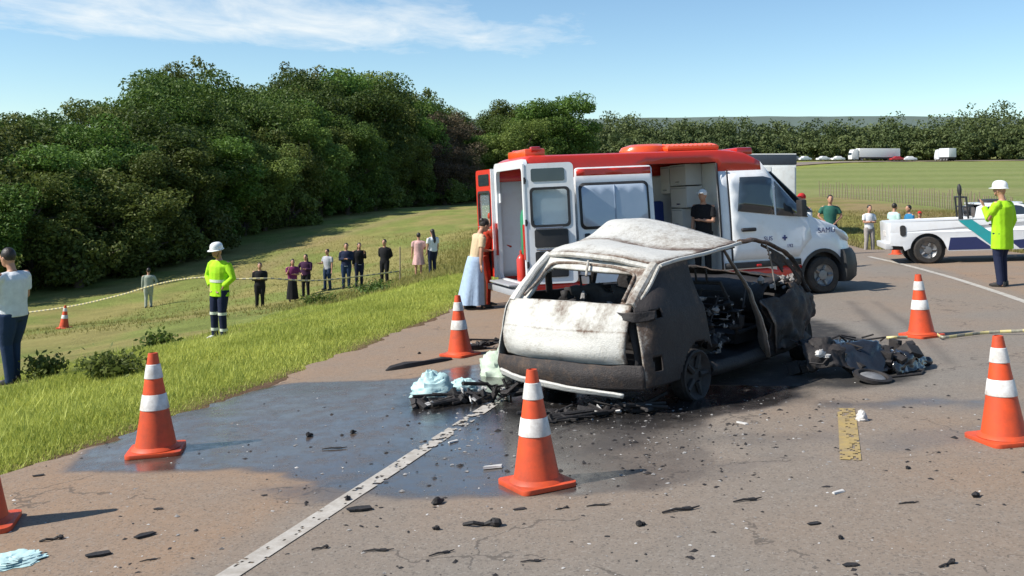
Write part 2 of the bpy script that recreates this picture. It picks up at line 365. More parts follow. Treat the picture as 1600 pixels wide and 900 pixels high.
soot_shade = sstep(-.15, .25, in_poly(SOOT_SHADE, RX, RY) + wob * .9)  # strengthened so the car's shadow reads darker along with the soot
skid = np.zeros_like(wet)
for p in SKID: skid = np.maximum(skid, .5 * sstep(-.05, .12, in_poly(p, RX, RY) + wob * .12))
dust = np.clip(sstep(-3.1, -3.6, o_b + wob * .4) * 1.0 + sstep(3.15, 3.5, o_b) * .8 + 1.15 * (fbm(RX * .5 + 4, RY * .5) - .25) + .35 * np.exp(-((o_b - 1.2) / 1.2) ** 2) * (1 - sstep(7, 9, RY)), 0, 1)
mr, nt, b, N, L = nodes('asphalt')
A = lambda n: N('ShaderNodeAttribute', attribute_name=n).outputs['Fac']
grain = noise_n(N, L, 160, 3, .7); mid = noise_n(N, L, 14, 6, .65); big = noise_n(N, L, 1.3, 5, .6)
vor = N('ShaderNodeTexVoronoi'); vor.inputs['Scale'].default_value = 85; tc = N('ShaderNodeTexCoord'); L(tc.outputs['Object'], vor.inputs['Vector'])
sc = N('ShaderNodeSeparateColor'); L(vor.outputs['Color'], sc.inputs[0])
asp = mix_n(N, L, mid, (.17, .15, .126), (.255, .228, .194)); dus = mix_n(N, L, mid, (.24, .158, .098), (.335, .228, .148))
dfac = math_n(N, L, 'MULTIPLY', A('dust'), math_n(N, L, 'MULTIPLY_ADD', big, 1.3, .2), clamp=True)
col = mix_n(N, L, dfac, asp, dus)
col = mix_n(N, L, math_n(N, L, 'MULTIPLY', math_n(N, L, 'GREATER_THAN', sc.outputs[0], .90), .32), col, (.34, .31, .27))
col = mix_n(N, L, math_n(N, L, 'MULTIPLY', math_n(N, L, 'LESS_THAN', sc.outputs[1], .14), .36), col, (.06, .053, .048))
col = mix_n(N, L, math_n(N, L, 'MULTIPLY', grain, .5), col, mix_n(N, L, .5, col, (.05, .045, .04)))
col = mix_n(N, L, A('skid'), col, (.05, .045, .043))
speck = math_n(N, L, 'MULTIPLY_ADD', noise_n(N, L, 5, 7, .75), 3.2, -1.1, clamp=True)
wfac = math_n(N, L, 'MULTIPLY', A('wet'), math_n(N, L, 'MULTIPLY_ADD', speck, .30, .78), clamp=True)
col = mix_n(N, L, math_n(N, L, 'MULTIPLY', wfac, .9), col, mix_n(N, L, .86, col, (.02, .021, .026)))
sfac = math_n(N, L, 'MULTIPLY', A('soot_shade'), math_n(N, L, 'MULTIPLY_ADD', speck, .55, .72), clamp=True)
col = mix_n(N, L, math_n(N, L, 'MULTIPLY', sfac, .93), col, (.016, .015, .015))  # near-black for soot and the painted car shadow alike
L(col, b.inputs['Base Color'])
dryr = math_n(N, L, 'MULTIPLY_ADD', grain, .1, .82)
ro = N('ShaderNodeMix', data_type='FLOAT'); L(math_n(N, L, 'MULTIPLY', wfac, 1), ro.inputs[0]); L(dryr, ro.inputs[2]); L(math_n(N, L, 'MULTIPLY_ADD', mid, .22, .05), ro.inputs[3]); L(ro.outputs[0], b.inputs['Roughness'])
crk = N('ShaderNodeTexVoronoi', feature='DISTANCE_TO_EDGE'); crk.inputs['Scale'].default_value = .55; wv = N('ShaderNodeVectorMath', operation='ADD'); L(tc.outputs['Object'], wv.inputs[0]); wn2 = N('ShaderNodeTexNoise'); wn2.inputs['Scale'].default_value = 2.2; wn2.inputs['Detail'].default_value = 6; L(tc.outputs['Object'], wn2.inputs['Vector']); L(wn2.outputs['Color'], wv.inputs[1]); L(wv.outputs[0], crk.inputs['Vector'])
crack = math_n(N, L, 'MULTIPLY', math_n(N, L, 'LESS_THAN', crk.outputs['Distance'], .006), math_n(N, L, 'GREATER_THAN', big, .5))
L(mix_n(N, L, math_n(N, L, 'MULTIPLY', crack, .55), col, (.05, .042, .036)), b.inputs['Base Color'])
hb = math_n(N, L, 'ADD', math_n(N, L, 'MULTIPLY', grain, .7), math_n(N, L, 'MULTIPLY', mid, .6))
bn = N('ShaderNodeBump'); bn.inputs['Distance'].default_value = .006; L(hb, bn.inputs['Height']); L(math_n(N, L, 'MULTIPLY_ADD', wfac, -.66, .75), bn.inputs['Strength']); L(bn.outputs[0], b.inputs['Normal'])
b.inputs['Specular IOR Level'].default_value = .45; L(math_n(N, L, 'MULTIPLY', wfac, math_n(N, L, 'MULTIPLY_ADD', speck, .42, .14)), b.inputs['Coat Weight']); b.inputs['Coat Roughness'].default_value = .16
ny, nx = RX.shape; idx = np.arange(nx * ny).reshape(ny, nx); rq = np.stack([idx[:-1, :-1], idx[:-1, 1:], idx[1:, 1:], idx[1:, :-1]], -1).reshape(-1, 4)
RZ = RZ + (fbm(RX * .9, RY * .9) - .5) * .012
tag(arr_mesh('road', np.stack([RX, RY, RZ], -1).reshape(-1, 3), rq, mr, smooth=180, attrs={'wet': wet, 'soot_shade': soot_shade, 'skid': skid, 'dust': dust}), kind='structure')
# the rest of the road, running away behind the ambulance and round to the far hillside
iF = np.arange(112, len(CL)); oF = np.linspace(EDGE_L, EDGE_R, 14)
FX = CL[iF, 0][:, None] + NR[iF, 0][:, None] * oF[None]; FY = CL[iF, 1][:, None] + NR[iF, 1][:, None] * oF[None]
FZ = road_z(FX, FY) + .02 + .10 * sstep(26, 60, FY); FZ[0] = road_z(FX[0], FY[0]) - .02
ny, nx = FX.shape; idx = np.arange(nx * ny).reshape(ny, nx); fq = np.stack([idx[:-1, :-1], idx[:-1, 1:], idx[1:, 1:], idx[1:, :-1]], -1).reshape(-1, 4)
tag(arr_mesh('road_beyond', np.stack([FX, FY, FZ], -1).reshape(-1, 3), fq, mr, smooth=180, attrs={'wet': 0 * FX, 'soot_shade': 0 * FX, 'skid': 0 * FX, 'dust': np.broadcast_to(.25 + .5 * (np.abs(oF) > 3.2), FX.shape)}), kind='structure')

def paint(name, colr, y0, y1, o0, w, wear, n=120, lift=.005):
    """a painted marking lying on the asphalt, its worn places cut out of the sheet"""
    Ys = np.linspace(y0, y1, n); of = np.linspace(o0 - w / 2, o0 + w / 2, 9); X, Y, Z = ribbon(Ys, of, lift); Z = Z + (fbm(X * .9, Y * .9) - .5) * .012; k = np.arange(n * 9).reshape(n, 9)
    q = np.stack([k[:-1, :-1], k[:-1, 1:], k[1:, 1:], k[1:, :-1]], -1).reshape(-1, 4); cxy = np.stack([X, Y], -1).reshape(-1, 2)[q].mean(1)
    keep = fbm(cxy[:, 0] * 31, cxy[:, 1] * 23, 0, 4) * .72 + fbm(cxy[:, 0] * 3, cxy[:, 1] * 3) * .28 > wear(cxy[:, 1])
    me_ = arr_mesh(name, np.stack([X, Y, Z], -1).reshape(-1, 3), q[keep], M('paint_' + name, colr, .75, var=.2, scale=20, dirt=.45, dirtcol=(.2, .16, .12)), smooth=180)
    return tag(me_, kind='structure')
paint('edge_line', (.43, .40, .355), -5, 8.0, -LANE, .125, lambda y: .29 + .22 * sstep(5.8, 8.0, y), 700)
paint('centre_line_dash', (.36, .26, .095), 6.35, 7.82, 0, .135, lambda y: .38 + 0 * y, 260)
paint('edge_line_far', (.46, .43, .38), 8.5, 24.5, LANE, .12, lambda y: .27 + 0 * y, 500)
# ------------------------------------------------------------------ vegetation
def leaf_mat(name, dark, light, trans=.3):
    m, nt, b, N, L = nodes(name)
    oi = N('ShaderNodeObjectInfo'); at_ = N('ShaderNodeAttribute', attribute_name='shade')
    f = math_n(N, L, 'ADD', math_n(N, L, 'MULTIPLY', at_.outputs['Fac'], .65), math_n(N, L, 'MULTIPLY', oi.outputs['Random'], .4), clamp=True)
    c = mix_n(N, L, f, dark, light)
    h = N('ShaderNodeHueSaturation'); L(c, h.inputs['Color']); L(math_n(N, L, 'MULTIPLY_ADD', oi.outputs['Random'], .035, .483), h.inputs['Hue'])
    L(math_n(N, L, 'MULTIPLY_ADD', oi.outputs['Random'], .5, .78), h.inputs['Value'])
    L(h.outputs[0], b.inputs['Base Color']); b.inputs['Roughness'].default_value = .6; b.inputs['Specular IOR Level'].default_value = .25
    t = N('ShaderNodeBsdfTranslucent'); L(h.outputs[0], t.inputs[0]); ms = N('ShaderNodeMixShader'); ms.inputs[0].default_value = trans
    L(b.outputs[0], ms.inputs[1]); L(t.outputs[0], ms.inputs[2]); o = nt.nodes['Material Output']; L(ms.outputs[0], o.inputs[0])
    return m
LEAF = leaf_mat('leaf_green', (.032, .068, .013), (.12, .185, .03)); LEAF2 = leaf_mat('leaf_olive', (.05, .078, .015), (.165, .195, .042))
LEAFB = leaf_mat('leaf_brown', (.05, .036, .022), (.115, .085, .05), .15); LEAFP = leaf_mat('leaf_pale', (.055, .09, .016), (.15, .20, .04))
BARK = M('bark', (.10, .08, .06), .95, var=.35, scale=6, bump=.6, bscale=18)
def leaves(C, size, nrm=None, elong=1.9, seed=1, up=.35):
    """one kite-shaped leaf card per centre; returns vertices, quads, shade"""
    g = np.random.default_rng(seed); n = len(C)
    d = g.normal(size=(n, 3)); d /= np.linalg.norm(d, axis=1)[:, None]
    w = g.normal(size=(n, 3)) * .7 + (nrm if nrm is not None else 0); w[:, 2] += up; w /= np.linalg.norm(w, axis=1)[:, None]
    a = np.cross(d, w); a /= np.linalg.norm(a, axis=1)[:, None] + 1e-9; t = np.cross(w, a)
    s = size * (.55 + .9 * g.random((n, 1))); a = a * s / elong * .5; t = t * s * .5
    V = np.stack([C - t, C + a * 1.0 + t * .1, C + t, C - a * 1.0 + t * .1], 1).reshape(-1, 3)
    return V, np.arange(n * 4).reshape(n, 4), np.repeat(g.random(n), 4)
def crown_pts(seed, H, rad, z0, ncl, per, cr, flat=.8):
    g = np.random.default_rng(seed); cc = []
    while len(cc) < ncl:
        d = g.normal(size=3); d /= np.linalg.norm(d); r = (.45 + .55 * g.random() ** .6) * (.52 + .95 * fbm(d[0] * 2.6 + seed, d[1] * 2.6, d[2] * 2.6))
        p = d * r; cz = (z0 + H) / 2; p = np.array([p[0] * rad, p[1] * rad, cz + p[2] * (H - z0) / 2])
        if p[2] > .2: cc.append(p)
    cc = np.array(cc); P, Nn = [], []
    for c_ in cc:
        r = cr * (.4 + 1.1 * g.random() ** 1.3); k = max(8, int(per * 1.25 * (r / cr) ** 1.8)); d = g.normal(size=(k, 3)); d /= np.linalg.norm(d, axis=1)[:, None]
        P.append(c_ + d * r * (.35 + .65 * g.random((k, 1)) ** .5) * np.array([1, 1, flat])); Nn.append(d)
    return np.concatenate(P), np.concatenate(Nn), cc
def tree_proto(name, seed, H, rad, z0, ncl, per, cr, size, mat, bare=False):
    P, Nn, cc = crown_pts(seed, H, rad, z0, ncl, per, cr); V, Q, sh = leaves(P, size, Nn * .9, seed=seed)
    root = bpy.data.objects.new(name, None); COL.objects.link(root)
    arr_mesh('crown', V, Q, mat, root, {'shade': sh})
    m = MB(); g = random.Random(seed); top = H * .72
    path = [(math.sin(i * .9 + seed) * .12 * i, math.cos(i * 1.3 + seed) * .12 * i, top * i / 5 - .3 * (i == 0)) for i in range(6)]
    m.tube(path, [.24 - .035 * i for i in range(6)], 8)
    for k in range(9):
        i = g.randint(1, 4); s = Vector(path[i]); e = Vector(cc[g.randrange(len(cc))])
        m.tube([s, s.lerp(e, .5) + Vector((0, 0, .25)), e], [.10, .06, .02], 5)
    m.build('trunk', BARK, root); return root
PROTO = [tree_proto('tree', 11, 10, 3.6, 1.2, 80, 300, 1.05, .235, LEAF), tree_proto('tree', 12, 10, 3.2, 1.8, 66, 320, 1.0, .225, LEAF2), tree_proto('tree', 13, 10, 4.2, .8, 90, 280, 1.1, .235, LEAF),
         tree_proto('tree', 24, 10, 3.0, 2.5, 52, 300, .95, .215, LEAFP), tree_proto('tree', 15, 10, 4.0, 1.0, 90, 260, 1.15, .245, LEAF2), tree_proto('tree', 16, 10, 3.3, 1.5, 60, 240, .95, .19, LEAFB)]
BUSH = [tree_proto('bush', 21, 3.2, 2.2, .1, 40, 110, .6, .24, LEAF), tree_proto('bush', 22, 2.6, 2.0, .1, 34, 110, .55, .22, LEAF2)]
used = set()
def plant(kind, k, X, Y, h, H0, wide, label, cat, group):
    src = kind[k]; o = src if id(src) not in used else copy_tree(src); used.add(id(src))
    o.location = (X, Y, gz(X, Y) - .1); s = h / H0; o.scale = (s * wide, s * wide, s); o.rotation_euler = (0, 0, random.uniform(0, 6.28)); return tag(o, label, cat, group)
SILX = [-200, 0, 60, 110, 180, 215, 260, 320, 380, 440, 480, 520, 560, 600, 640, 690, 715, 745, 770, 795, 830, 870, 895, 910]
SILY = [150, 152, 158, 152, 150, 122, 108, 99, 112, 122, 102, 100, 104, 120, 132, 146, 166, 186, 172, 160, 168, 150, 160, 190]
LINE = np.array([(-46, 30), (-34, 38), (-27, 44), (-23.5, 50), (-20.5, 62), (-18, 76), (-13.5, 92), (-7, 110), (-1.5, 122), (3, 128), (7.5, 136)], float)
seg = np.concatenate([[0], np.cumsum(np.linalg.norm(np.diff(LINE, axis=0), axis=1))])
ti = 0
MARK = [(60, 'behind the man in the white shirt'), (170, 'behind the far small cone'), (285, 'behind the walker in pale clothes'), (395, 'behind the rescuer in lime'), (500, 'behind the women in purple'), (575, 'behind the navy and black bystanders'), (660, 'behind the lone man in black'), (2000, 'towards the rear of the ambulance')]
ROWN = ['front-edge green tree of the dark wood', 'second-row green tree of the dark wood', 'tall skyline tree of the dark wood', 'rearmost skyline tree of the dark wood']
def mark(px): return next(t for q, t in MARK if px < q)
for row, (back, step, hf) in enumerate([(1.5, 4.2, .66), (5.5, 4.6, .88), (10.5, 5.0, 1.0), (17, 6.5, 1.0)]):
    d = random.uniform(0, 2)
    while d < seg[-1]:
        x, y = np.interp(d, seg, LINE[:, 0]), np.interp(d, seg, LINE[:, 1]); x2, y2 = np.interp(d + 1, seg, LINE[:, 0]), np.interp(d + 1, seg, LINE[:, 1])
        t = np.array([x2 - x, y2 - y]); t = t / (np.linalg.norm(t) + 1e-9) if np.linalg.norm(t) > 0 else np.array([.4, .9]); n = np.array([-t[1], t[0]])
        X, Y = np.array([x, y]) + n * (back + random.uniform(-1.2, 1.2)) + t * random.uniform(-1, 1); d += step * random.uniform(.8, 1.2)
        px = 800 + F * X / Y
        if px < -330 or px > 900: continue
        ztop = CAM_H + (HOR - np.interp(px, SILX, SILY)) * Y / F; h = (ztop - gz(X, Y)) * hf * random.uniform(.84, .97)
        brown = 655 < px < 735 and row in (0, 1, 2) and random.random() < .75
        k = 5 if brown else random.choice([0, 1, 2, 4, 0, 2, 3] if row < 3 else [0, 2, 4]); ti += 1
        plant(PROTO, k, X, Y, max(h, 4), 10, random.uniform(.95, 1.25) * (10 / max(h, 6)) ** .35,
              'brown-leaved tree at the right end of the dark wood' if brown else ROWN[row] + ', ' + mark(px), 'tree', 'brown trees of the wood' if brown else 'trees of the wood beyond the field')
for px, yt, Y, k in [(792, 160, 134, 3), (850, 168, 128, 2), (872, 150, 130, 0), (820, 190, 122, 4)]:
    X = (px - 800) / F * Y; plant(PROTO, k, X, Y, CAM_H + (HOR - yt) * Y / F - gz(X, Y), 10, 1.15, 'green tree standing in the gap behind the ambulance roof', 'tree', 'trees behind the ambulance')
d = 2
while d < seg[-1] - 3:
    x, y = np.interp(d, seg, LINE[:, 0]), np.interp(d, seg, LINE[:, 1]); d += random.uniform(2.6, 4.2); X, Y = x + random.uniform(-.8, 1.0), y + random.uniform(-1, 1)
    if -120 < 800 + F * X / Y < 800: plant(BUSH, random.randrange(2), X, Y, random.uniform(1.6, 3.4), 3, random.uniform(.9, 1.4), 'leafy bush at the foot of the dark wood, ' + mark(800 + F * X / Y), 'bush', 'bushes along the edge of the wood')

# the far belt of trees beyond the highway: one mass
P, Nn = [], []; g = np.random.default_rng(5)
FSX = [850, 920, 1000, 1050, 1100, 1200, 1260, 1330, 1400, 1440, 1480, 1530, 1560, 1600, 1800]; FSY = [186, 182, 187, 178, 184, 189, 190, 188, 181, 186, 176, 163, 172, 171, 172]
for row, (Y0, hf, n) in enumerate([(318, .45, 110), (328, .66, 110), (342, .88, 110), (362, 1.0, 100)]):
    for i in range(n):
        px = 780 + (i + g.random()) * 960 / n; Y = Y0 + g.normal() * 4 + max(0, 1000 - px) * -.25 * (row < 2); X = (px - 800) / F * Y; z0 = float(tps(X, Y))
        if row == 0 and 1230 < px < 1560: Y += 4
        h = max(3.5, (CAM_H + (HOR - np.interp(px, FSX, FSY)) * Y / F - z0) * hf * (.8 + .28 * g.random())); r = h * (.34 + .12 * g.random())
        p, q, _ = crown_pts(int(g.integers(1e6)), h, r, .3, 13, 44, r * .42); P.append(p + np.array([X, Y, z0])); Nn.append(q)
P, Nn = np.concatenate(P), np.concatenate(Nn); V, Q, sh = leaves(P, .8, Nn, elong=1.4, seed=3)
tint = np.repeat(np.clip(fbm(P[:, 0] * .09, P[:, 1] * .09, P[:, 2] * .12), 0, 1), 4); sh = np.clip(sh * .45 + (tint - .28) * 1.5, 0, 1)
tag(arr_mesh('far_wood', V, Q, leaf_mat('leaf_far', (.05, .09, .03), (.19, .245, .08), .25), attrs={'shade': sh}), 'far belt of green trees beyond the highway', 'trees', kind='stuff')
hx = np.linspace(-900, 2600, 120); hz_ = 150 + 9 * fbm(hx * .004, hx * 0) + 14 * fbm(hx * .0013, hx * 0 + 3); m = np.arange(120)
Vh = np.concatenate([np.stack([hx, 0 * hx + 2600, 0 * hx], 1), np.stack([hx, 0 * hx + 2700, hz_ - 12], 1), np.stack([hx, 0 * hx + 3000, hz_], 1)])
tag(arr_mesh('hills', Vh, np.concatenate([np.stack([m[:-1], m[1:], m[1:] + 120, m[:-1] + 120], 1), np.stack([m[:-1] + 120, m[1:] + 120, m[1:] + 240, m[:-1] + 240], 1)]), M('hill_woods_hazed', (.10, .135, .12), .95, var=.3, scale=.02)), kind='structure')  # distance haze is mixed into this muted blue-green colour

# grass: standing blades on the verge and the meadow
def blades(name, X, Y, h, w, dark, light, seed):
    g = np.random.default_rng(seed); n = len(X); Z = ground_z(X, Y) - .015; a = g.random(n) * 6.283; lean = (.15 + .7 * g.random(n)) * h; la = g.random(n) * 6.283
    c0 = np.stack([X, Y, Z], 1); s = np.stack([np.cos(a), np.sin(a), 0 * a], 1) * (w / 2)[:, None]; tip = c0 + np.stack([np.cos(la) * lean, np.sin(la) * lean, h], 1)
    V = np.stack([c0 - s, c0 + s, tip], 1).reshape(-1, 3)
    pat = fbm(X * 1.1, Y * 1.1); sh = np.repeat(np.clip(g.random(n) * .6 + (pat - .3) * 1.1, 0, 1), 3)
    return tag(arr_mesh(name, V, np.arange(n * 3).reshape(n, 3), leaf_mat('blade_' + name, dark, light, .35), attrs={'shade': sh}), kind='stuff')
def scatter(n, y0, y1, o0, o1, seed, pw=1.0):
    g = np.random.default_rng(seed); Y = y0 + (y1 - y0) * g.random(n) ** pw; o = o0 + (o1 - o0) * g.random(n); i = np.interp(Y, CL[:, 1][:140], np.arange(140)).astype(int)
    return CL[i, 0] + NR[i, 0] * o + g.normal(size=n) * .03, Y + NR[i, 1] * o, g
X, Y, g = scatter(330000, 4.5, 27, -11.5, EDGE_L + .02, 41, 1.35); o = road_off(X, Y); out = EDGE_L - o; tuft = fbm(X * 1.3 + 7, Y * 1.3)
keep = (g.random(len(X)) < np.where(out < 4.2 + 2 * (tuft - .5), .55 + .9 * tuft, .30)) & (out > .06 * g.random(len(X)) + .35 * (fbm(X * 3, Y * 3) - .42)); X, Y, out, tuft = X[keep], Y[keep], out[keep], tuft[keep]
h = (.03 + .065 * g.random(len(X))) * (.5 + 1.0 * tuft) * (.55 + .45 * sstep(.0, .8, out)) * np.where(g.random(len(X)) < .015, 2.3, 1)
tag(blades('verge_grass', X, Y, h, .008 + .012 * g.random(len(X)), (.16, .20, .024), (.52, .52, .12), 1), 'bright green grass on the verge beside the asphalt', 'grass')
X, Y, g = scatter(110000, 24, 64, -24, EDGE_L + .1, 43, 1.1); out = EDGE_L - road_off(X, Y); tuft = fbm(X * .5 + 7, Y * .5); near = 1 - sstep(4, 8, out + 3 * (tuft - .5)); keep = g.random(len(X)) < .18 + .8 * near; X, Y, tuft, near = X[keep], Y[keep], tuft[keep], near[keep]
tag(blades('meadow_grass', X, Y, (.08 + .16 * g.random(len(X))) * (.35 + .9 * near * tuft + .2), .02 + .03 * g.random(len(X)), (.17, .17, .04), (.38, .34, .11), 2), 'mown olive grass of the sloping meadow', 'grass')
X, Y, g = scatter(60000, 18, 70, EDGE_R + .1, 30, 45, 1.0); tuft = fbm(X * .4, Y * .4)
tag(blades('right_verge_grass', X, Y, (.08 + .22 * g.random(len(X))) * (.4 + .9 * tuft), .02 + .03 * g.random(len(X)), (.13, .125, .034), (.32, .27, .10), 3), 'dry grass on the right verge below the field', 'grass')
def weed(X, Y, r, h, n, label, seed, mat):
    z = gz(X, Y); root = empty('weed', (X, Y, z), label, 'plant', 'weeds on the left verge'); g = np.random.default_rng(seed); m = MB(); P = []
    for i in range(n):
        a, q = g.random() * 6.283, r * g.random() ** .6; e = Vector((math.cos(a) * q, math.sin(a) * q, h * (.45 + .6 * g.random()) * (1 - .4 * q / r)))
        m.tube([(0, 0, -.03), e * .5 + Vector((0, 0, .05)), e], [.008, .006, .003], 4)
        for k in range(26): P.append(np.array(e * (.25 + .75 * g.random())) + g.normal(size=3) * .05)
    m.build('stem', M('stem_green', (.08, .10, .03), .8), root); V, Q, sh = leaves(np.array(P), .075, None, 2.0, seed); V[:, 2] = np.maximum(V[:, 2], .0); tag(arr_mesh('leaf_mass', V, Q, mat, root, {'shade': sh}), kind='stuff')
WEEDL = leaf_mat('leaf_weed', (.09, .13, .025), (.23, .28, .07), .35)
for px, py, Y, r, h, n, lb, mt in [(72, 585, 12.6, .28, .40, 26, 'dark leafy weed on the verge behind the man in the white shirt', WEEDL), (178, 590, 12.0, .46, .36, 46, 'broad leafy weed on the verge between the man in white and the left cone', WEEDL),
        (250, 545, 15.5, .4, .3, 22, 'low pale weed left of the rescuer in the yellow jacket', LEAFP), (585, 462, 27, .9, .45, 44, 'dark green weed clump below the bystanders in black and navy', LEAF), (500, 480, 26, .6, .35, 26, 'small weed clump below the bystander in grey', LEAFP)]:
    p = at(px, py, Y); weed(p.x, Y, r, h, n, lb, int(px), mt)
# fence along the foot of the crop field
fr = empty('field_fence', at(1400, 330, 70), 'weathered wooden post fence along the foot of the green field', 'fence'); PW = M('old_wood', (.24, .19, .13), .9, var=.3, scale=4); wire = MB(); base = Vector(fr.location); prev = None; pme = None
f0, f1 = Vector((29.5, 92)), Vector((28.6, 55)); npost = 80
for i in range(npost):
    t = i / (npost - 1); X, Y = f0.x + (f1.x - f0.x) * t + 3 * math.sin(t * 3.1), f0.y + (f1.y - f0.y) * t; z = gz(X, Y); hh = random.uniform(1.15, 1.5)
    if pme is None:
        mb = MB(); mb.tube([(0, 0, -.3), (0, 0, .6), (.01, 0, 1)], [.04, .036, .03], 6); o = mb.build('post', PW, fr); pme = o.data
    else: o = link('post', pme, fr, 0)
    o.location = Vector((X, Y, z)) - base; o.scale = (1, 1, hh); o.rotation_euler = (random.uniform(-.06, .06), random.uniform(-.06, .06), random.random())
    p = Vector((X, Y, z)) - base
    if prev is not None:
        for k in (.35, .65, .92): wire.tube([prev + Vector((0, 0, k)), p + Vector((0, 0, k))], .006, 4)
    prev = p
wire.build('wire', M('wire', (.3, .28, .26), .5, metal=.6), fr)
# ------------------------------------------------------------------ traffic cones
ORANGE = M('cone_orange', (.72, .085, .022), .5, var=.18, scale=6, dirt=.55, dirtcol=(.24, .055, .03), spec=.4); BAND = M('cone_band', (.76, .75, .72), .45, var=.12, scale=14, dirt=.6, dirtcol=(.35, .3, .26))
def cone(T, label, s=1.0, tilt=0.0, dirty=False):
    root = empty('traffic_cone', T, label, 'traffic cone', 'orange cones round the crash site'); root.scale = (s * .95,) * 3
    r = lambda z: .158 - (.158 - .036) * ((z - .045) / .725) ** .93
    m = MB(); zs = [.045, .06, .10, .18, .28, .38, .48, .58, .68, .75, .77]
    m.lathe([(.185, .034), (.172, .048)] + [(r(z), z) for z in zs[1:]] + [(.026, .772), (.024, .70)], 28, caps=False); m.build('body', ORANGE, root)
    m = MB(); q = [(a, b) for a, b in [(.205, .205), (-.205, .205), (-.205, -.205), (.205, -.205)]]; poly = []
    for i, (a, b) in enumerate(q):
        for k in range(5):
            t = math.radians(90 * i + 22.5 * k); poly.append((a - math.copysign(.05, a) + .05 * math.cos(t), b - math.copysign(.05, b) + .05 * math.sin(t)))
    m.prism(poly, 0, .032, lambda a, b, d: (a, b, d + .006 * math.sin(a * 9 + b * 7))); m.build('base', ORANGE, root, bevel=.006)
    for z0, z1 in ((.335, .455), (.575, .685)):
        m = MB(); m.lathe([(r(z0) + .001, z0), (r(z0) + .005, z0 + .004), (r(z1) + .005, z1 - .004), (r(z1) + .001, z1)], 28, caps=False); m.build('reflective_band', BAND, root)
    return root
for x, y, lab, sc_, rz in [(-29, 824, 'orange and white cone cut off by the left edge of the picture', 1.0, .3), (244, 706, 'orange and white cone on the wet shoulder beside the grass', 1.04, .2), (839, 757, 'big orange and white cone in front of the burnt car bumper', 1.0, .5),
                           (719, 555, 'orange and white cone on the brown shoulder below the woman in the long skirt', .97, .9), (1440, 525, 'orange and white cone holding the striped tape on the right lane', .99, .4), (1569, 688, 'orange and white cone at the right edge near the yellow dash', .99, .15)]:
    p = gp(x, y); cone(on_road(p.x, p.y, rz + math.pi / 2 * (abs(x) // 7 % 4)), lab, sc_)
p = at(100, 511, 29); cone(Matrix.Translation((p.x, p.y, gz(p.x, p.y) + .0)) @ Matrix.Rotation(.06, 4, 'Y'), 'small far cone standing in the meadow behind the man in white', .95)
p = gp(1401, 398); cone(on_road(p.x, p.y, .7), 'small far cone beside the tail of the white pickup', .8)

# ------------------------------------------------------------------ shared vehicle bits
TYRE = M('tyre', (.022, .021, .02), .85, var=.25, scale=20, dirt=.4, dirtcol=(.08, .06, .045), bump=.3); RIM = M('rim_steel', (.22, .22, .22), .45, metal=.6, var=.15); BLACKP = M('black_plastic', (.02, .021, .023), .55, var=.2, dirt=.25, dirtcol=(.07, .055, .045))
WHITE = M('van_white', (.74, .76, .78), .32, var=.03, dirt=.22, dirtcol=(.5, .42, .34), coat=.5); RED = M('van_red', (.60, .035, .018), .34, var=.08, dirt=.15, coat=.4); CHROME = M('bright_metal', (.6, .6, .6), .25, metal=.9)
m_, nt, b, N, L = nodes('window_glass'); b.inputs['Base Color'].default_value = (.025, .035, .045, 1); b.inputs['Roughness'].default_value = .04; b.inputs['Specular IOR Level'].default_value = .7; L(noise_n(N, L, 3), b.inputs['Coat Weight']); GLASS = m_
m_, nt, b, N, L = nodes('clear_glass'); b.inputs['Base Color'].default_value = (.7, .8, .85, 1); b.inputs['Roughness'].default_value = .03; b.inputs['Transmission Weight'].default_value = .85; b.inputs['IOR'].default_value = 1.02; b.inputs['Specular IOR Level'].default_value = .9; L(math_n(N, L, 'MULTIPLY_ADD', noise_n(N, L, 3), .1, .5), b.inputs['Coat Weight']); b.inputs['Coat Roughness'].default_value = .03; CLEAR = m_
m_, nt, b, N, L = nodes('frosted_window'); L(mix_n(N, L, noise_n(N, L, 2.5, 6), (.30, .38, .48), (.46, .52, .60)), b.inputs['Base Color']); b.inputs['Roughness'].default_value = .12; b.inputs['Coat Weight'].default_value = .8; FROST = m_
RLAMP = M('red_lamp', (.45, .02, .015), .2, coat=.6); BEACON = M('beacon_orange_red', (.80, .10, .02), .3, var=.1, coat=.5); LENS = M('lamp_lens', (.55, .58, .6), .15, coat=.8)
def Tm(loc, rx=0, ry=0, rz=0): return Matrix.Translation(loc) @ Matrix.Rotation(rz, 4, 'Z') @ Matrix.Rotation(ry, 4, 'Y') @ Matrix.Rotation(rx, 4, 'X')
def wheel(parent, c, r, w, side, steer=0, flat=False):
    """side -1: outer face towards -y"""
    T = Tm(c, R(90) * (1 if side < 0 else -1), 0, steer); h = w / 2
    m = MB(); m.lathe([(r * .62, -h), (r * .9, -h), (r * .985, -h * .75), (r, -h * .4), (r, h * .4), (r * .985, h * .75), (r * .9, h), (r * .62, h), (r * .60, h * .7), (r * .60, -h)], 36, T, caps=False); t = m.build('wheel', TYRE, parent, bevel=0)
    m = MB(); m.lathe([(r * .61, h * .72), (r * .60, h * .9), (r * .52, h * .62), (r * .30, h * .45), (r * .26, h * .75), (r * .12, h * .8), (.004, h * .8)], 30, T, caps=False)
    for k in range(5):
        a = k * 1.2566; m.tube([T @ Vector((r * .30 * math.cos(a), r * .30 * math.sin(a), h * .62)), T @ Vector((r * .55 * math.cos(a), r * .55 * math.sin(a), h * .74))], [.03, .024], 6)
    m.build('rim', RIM, t); return t
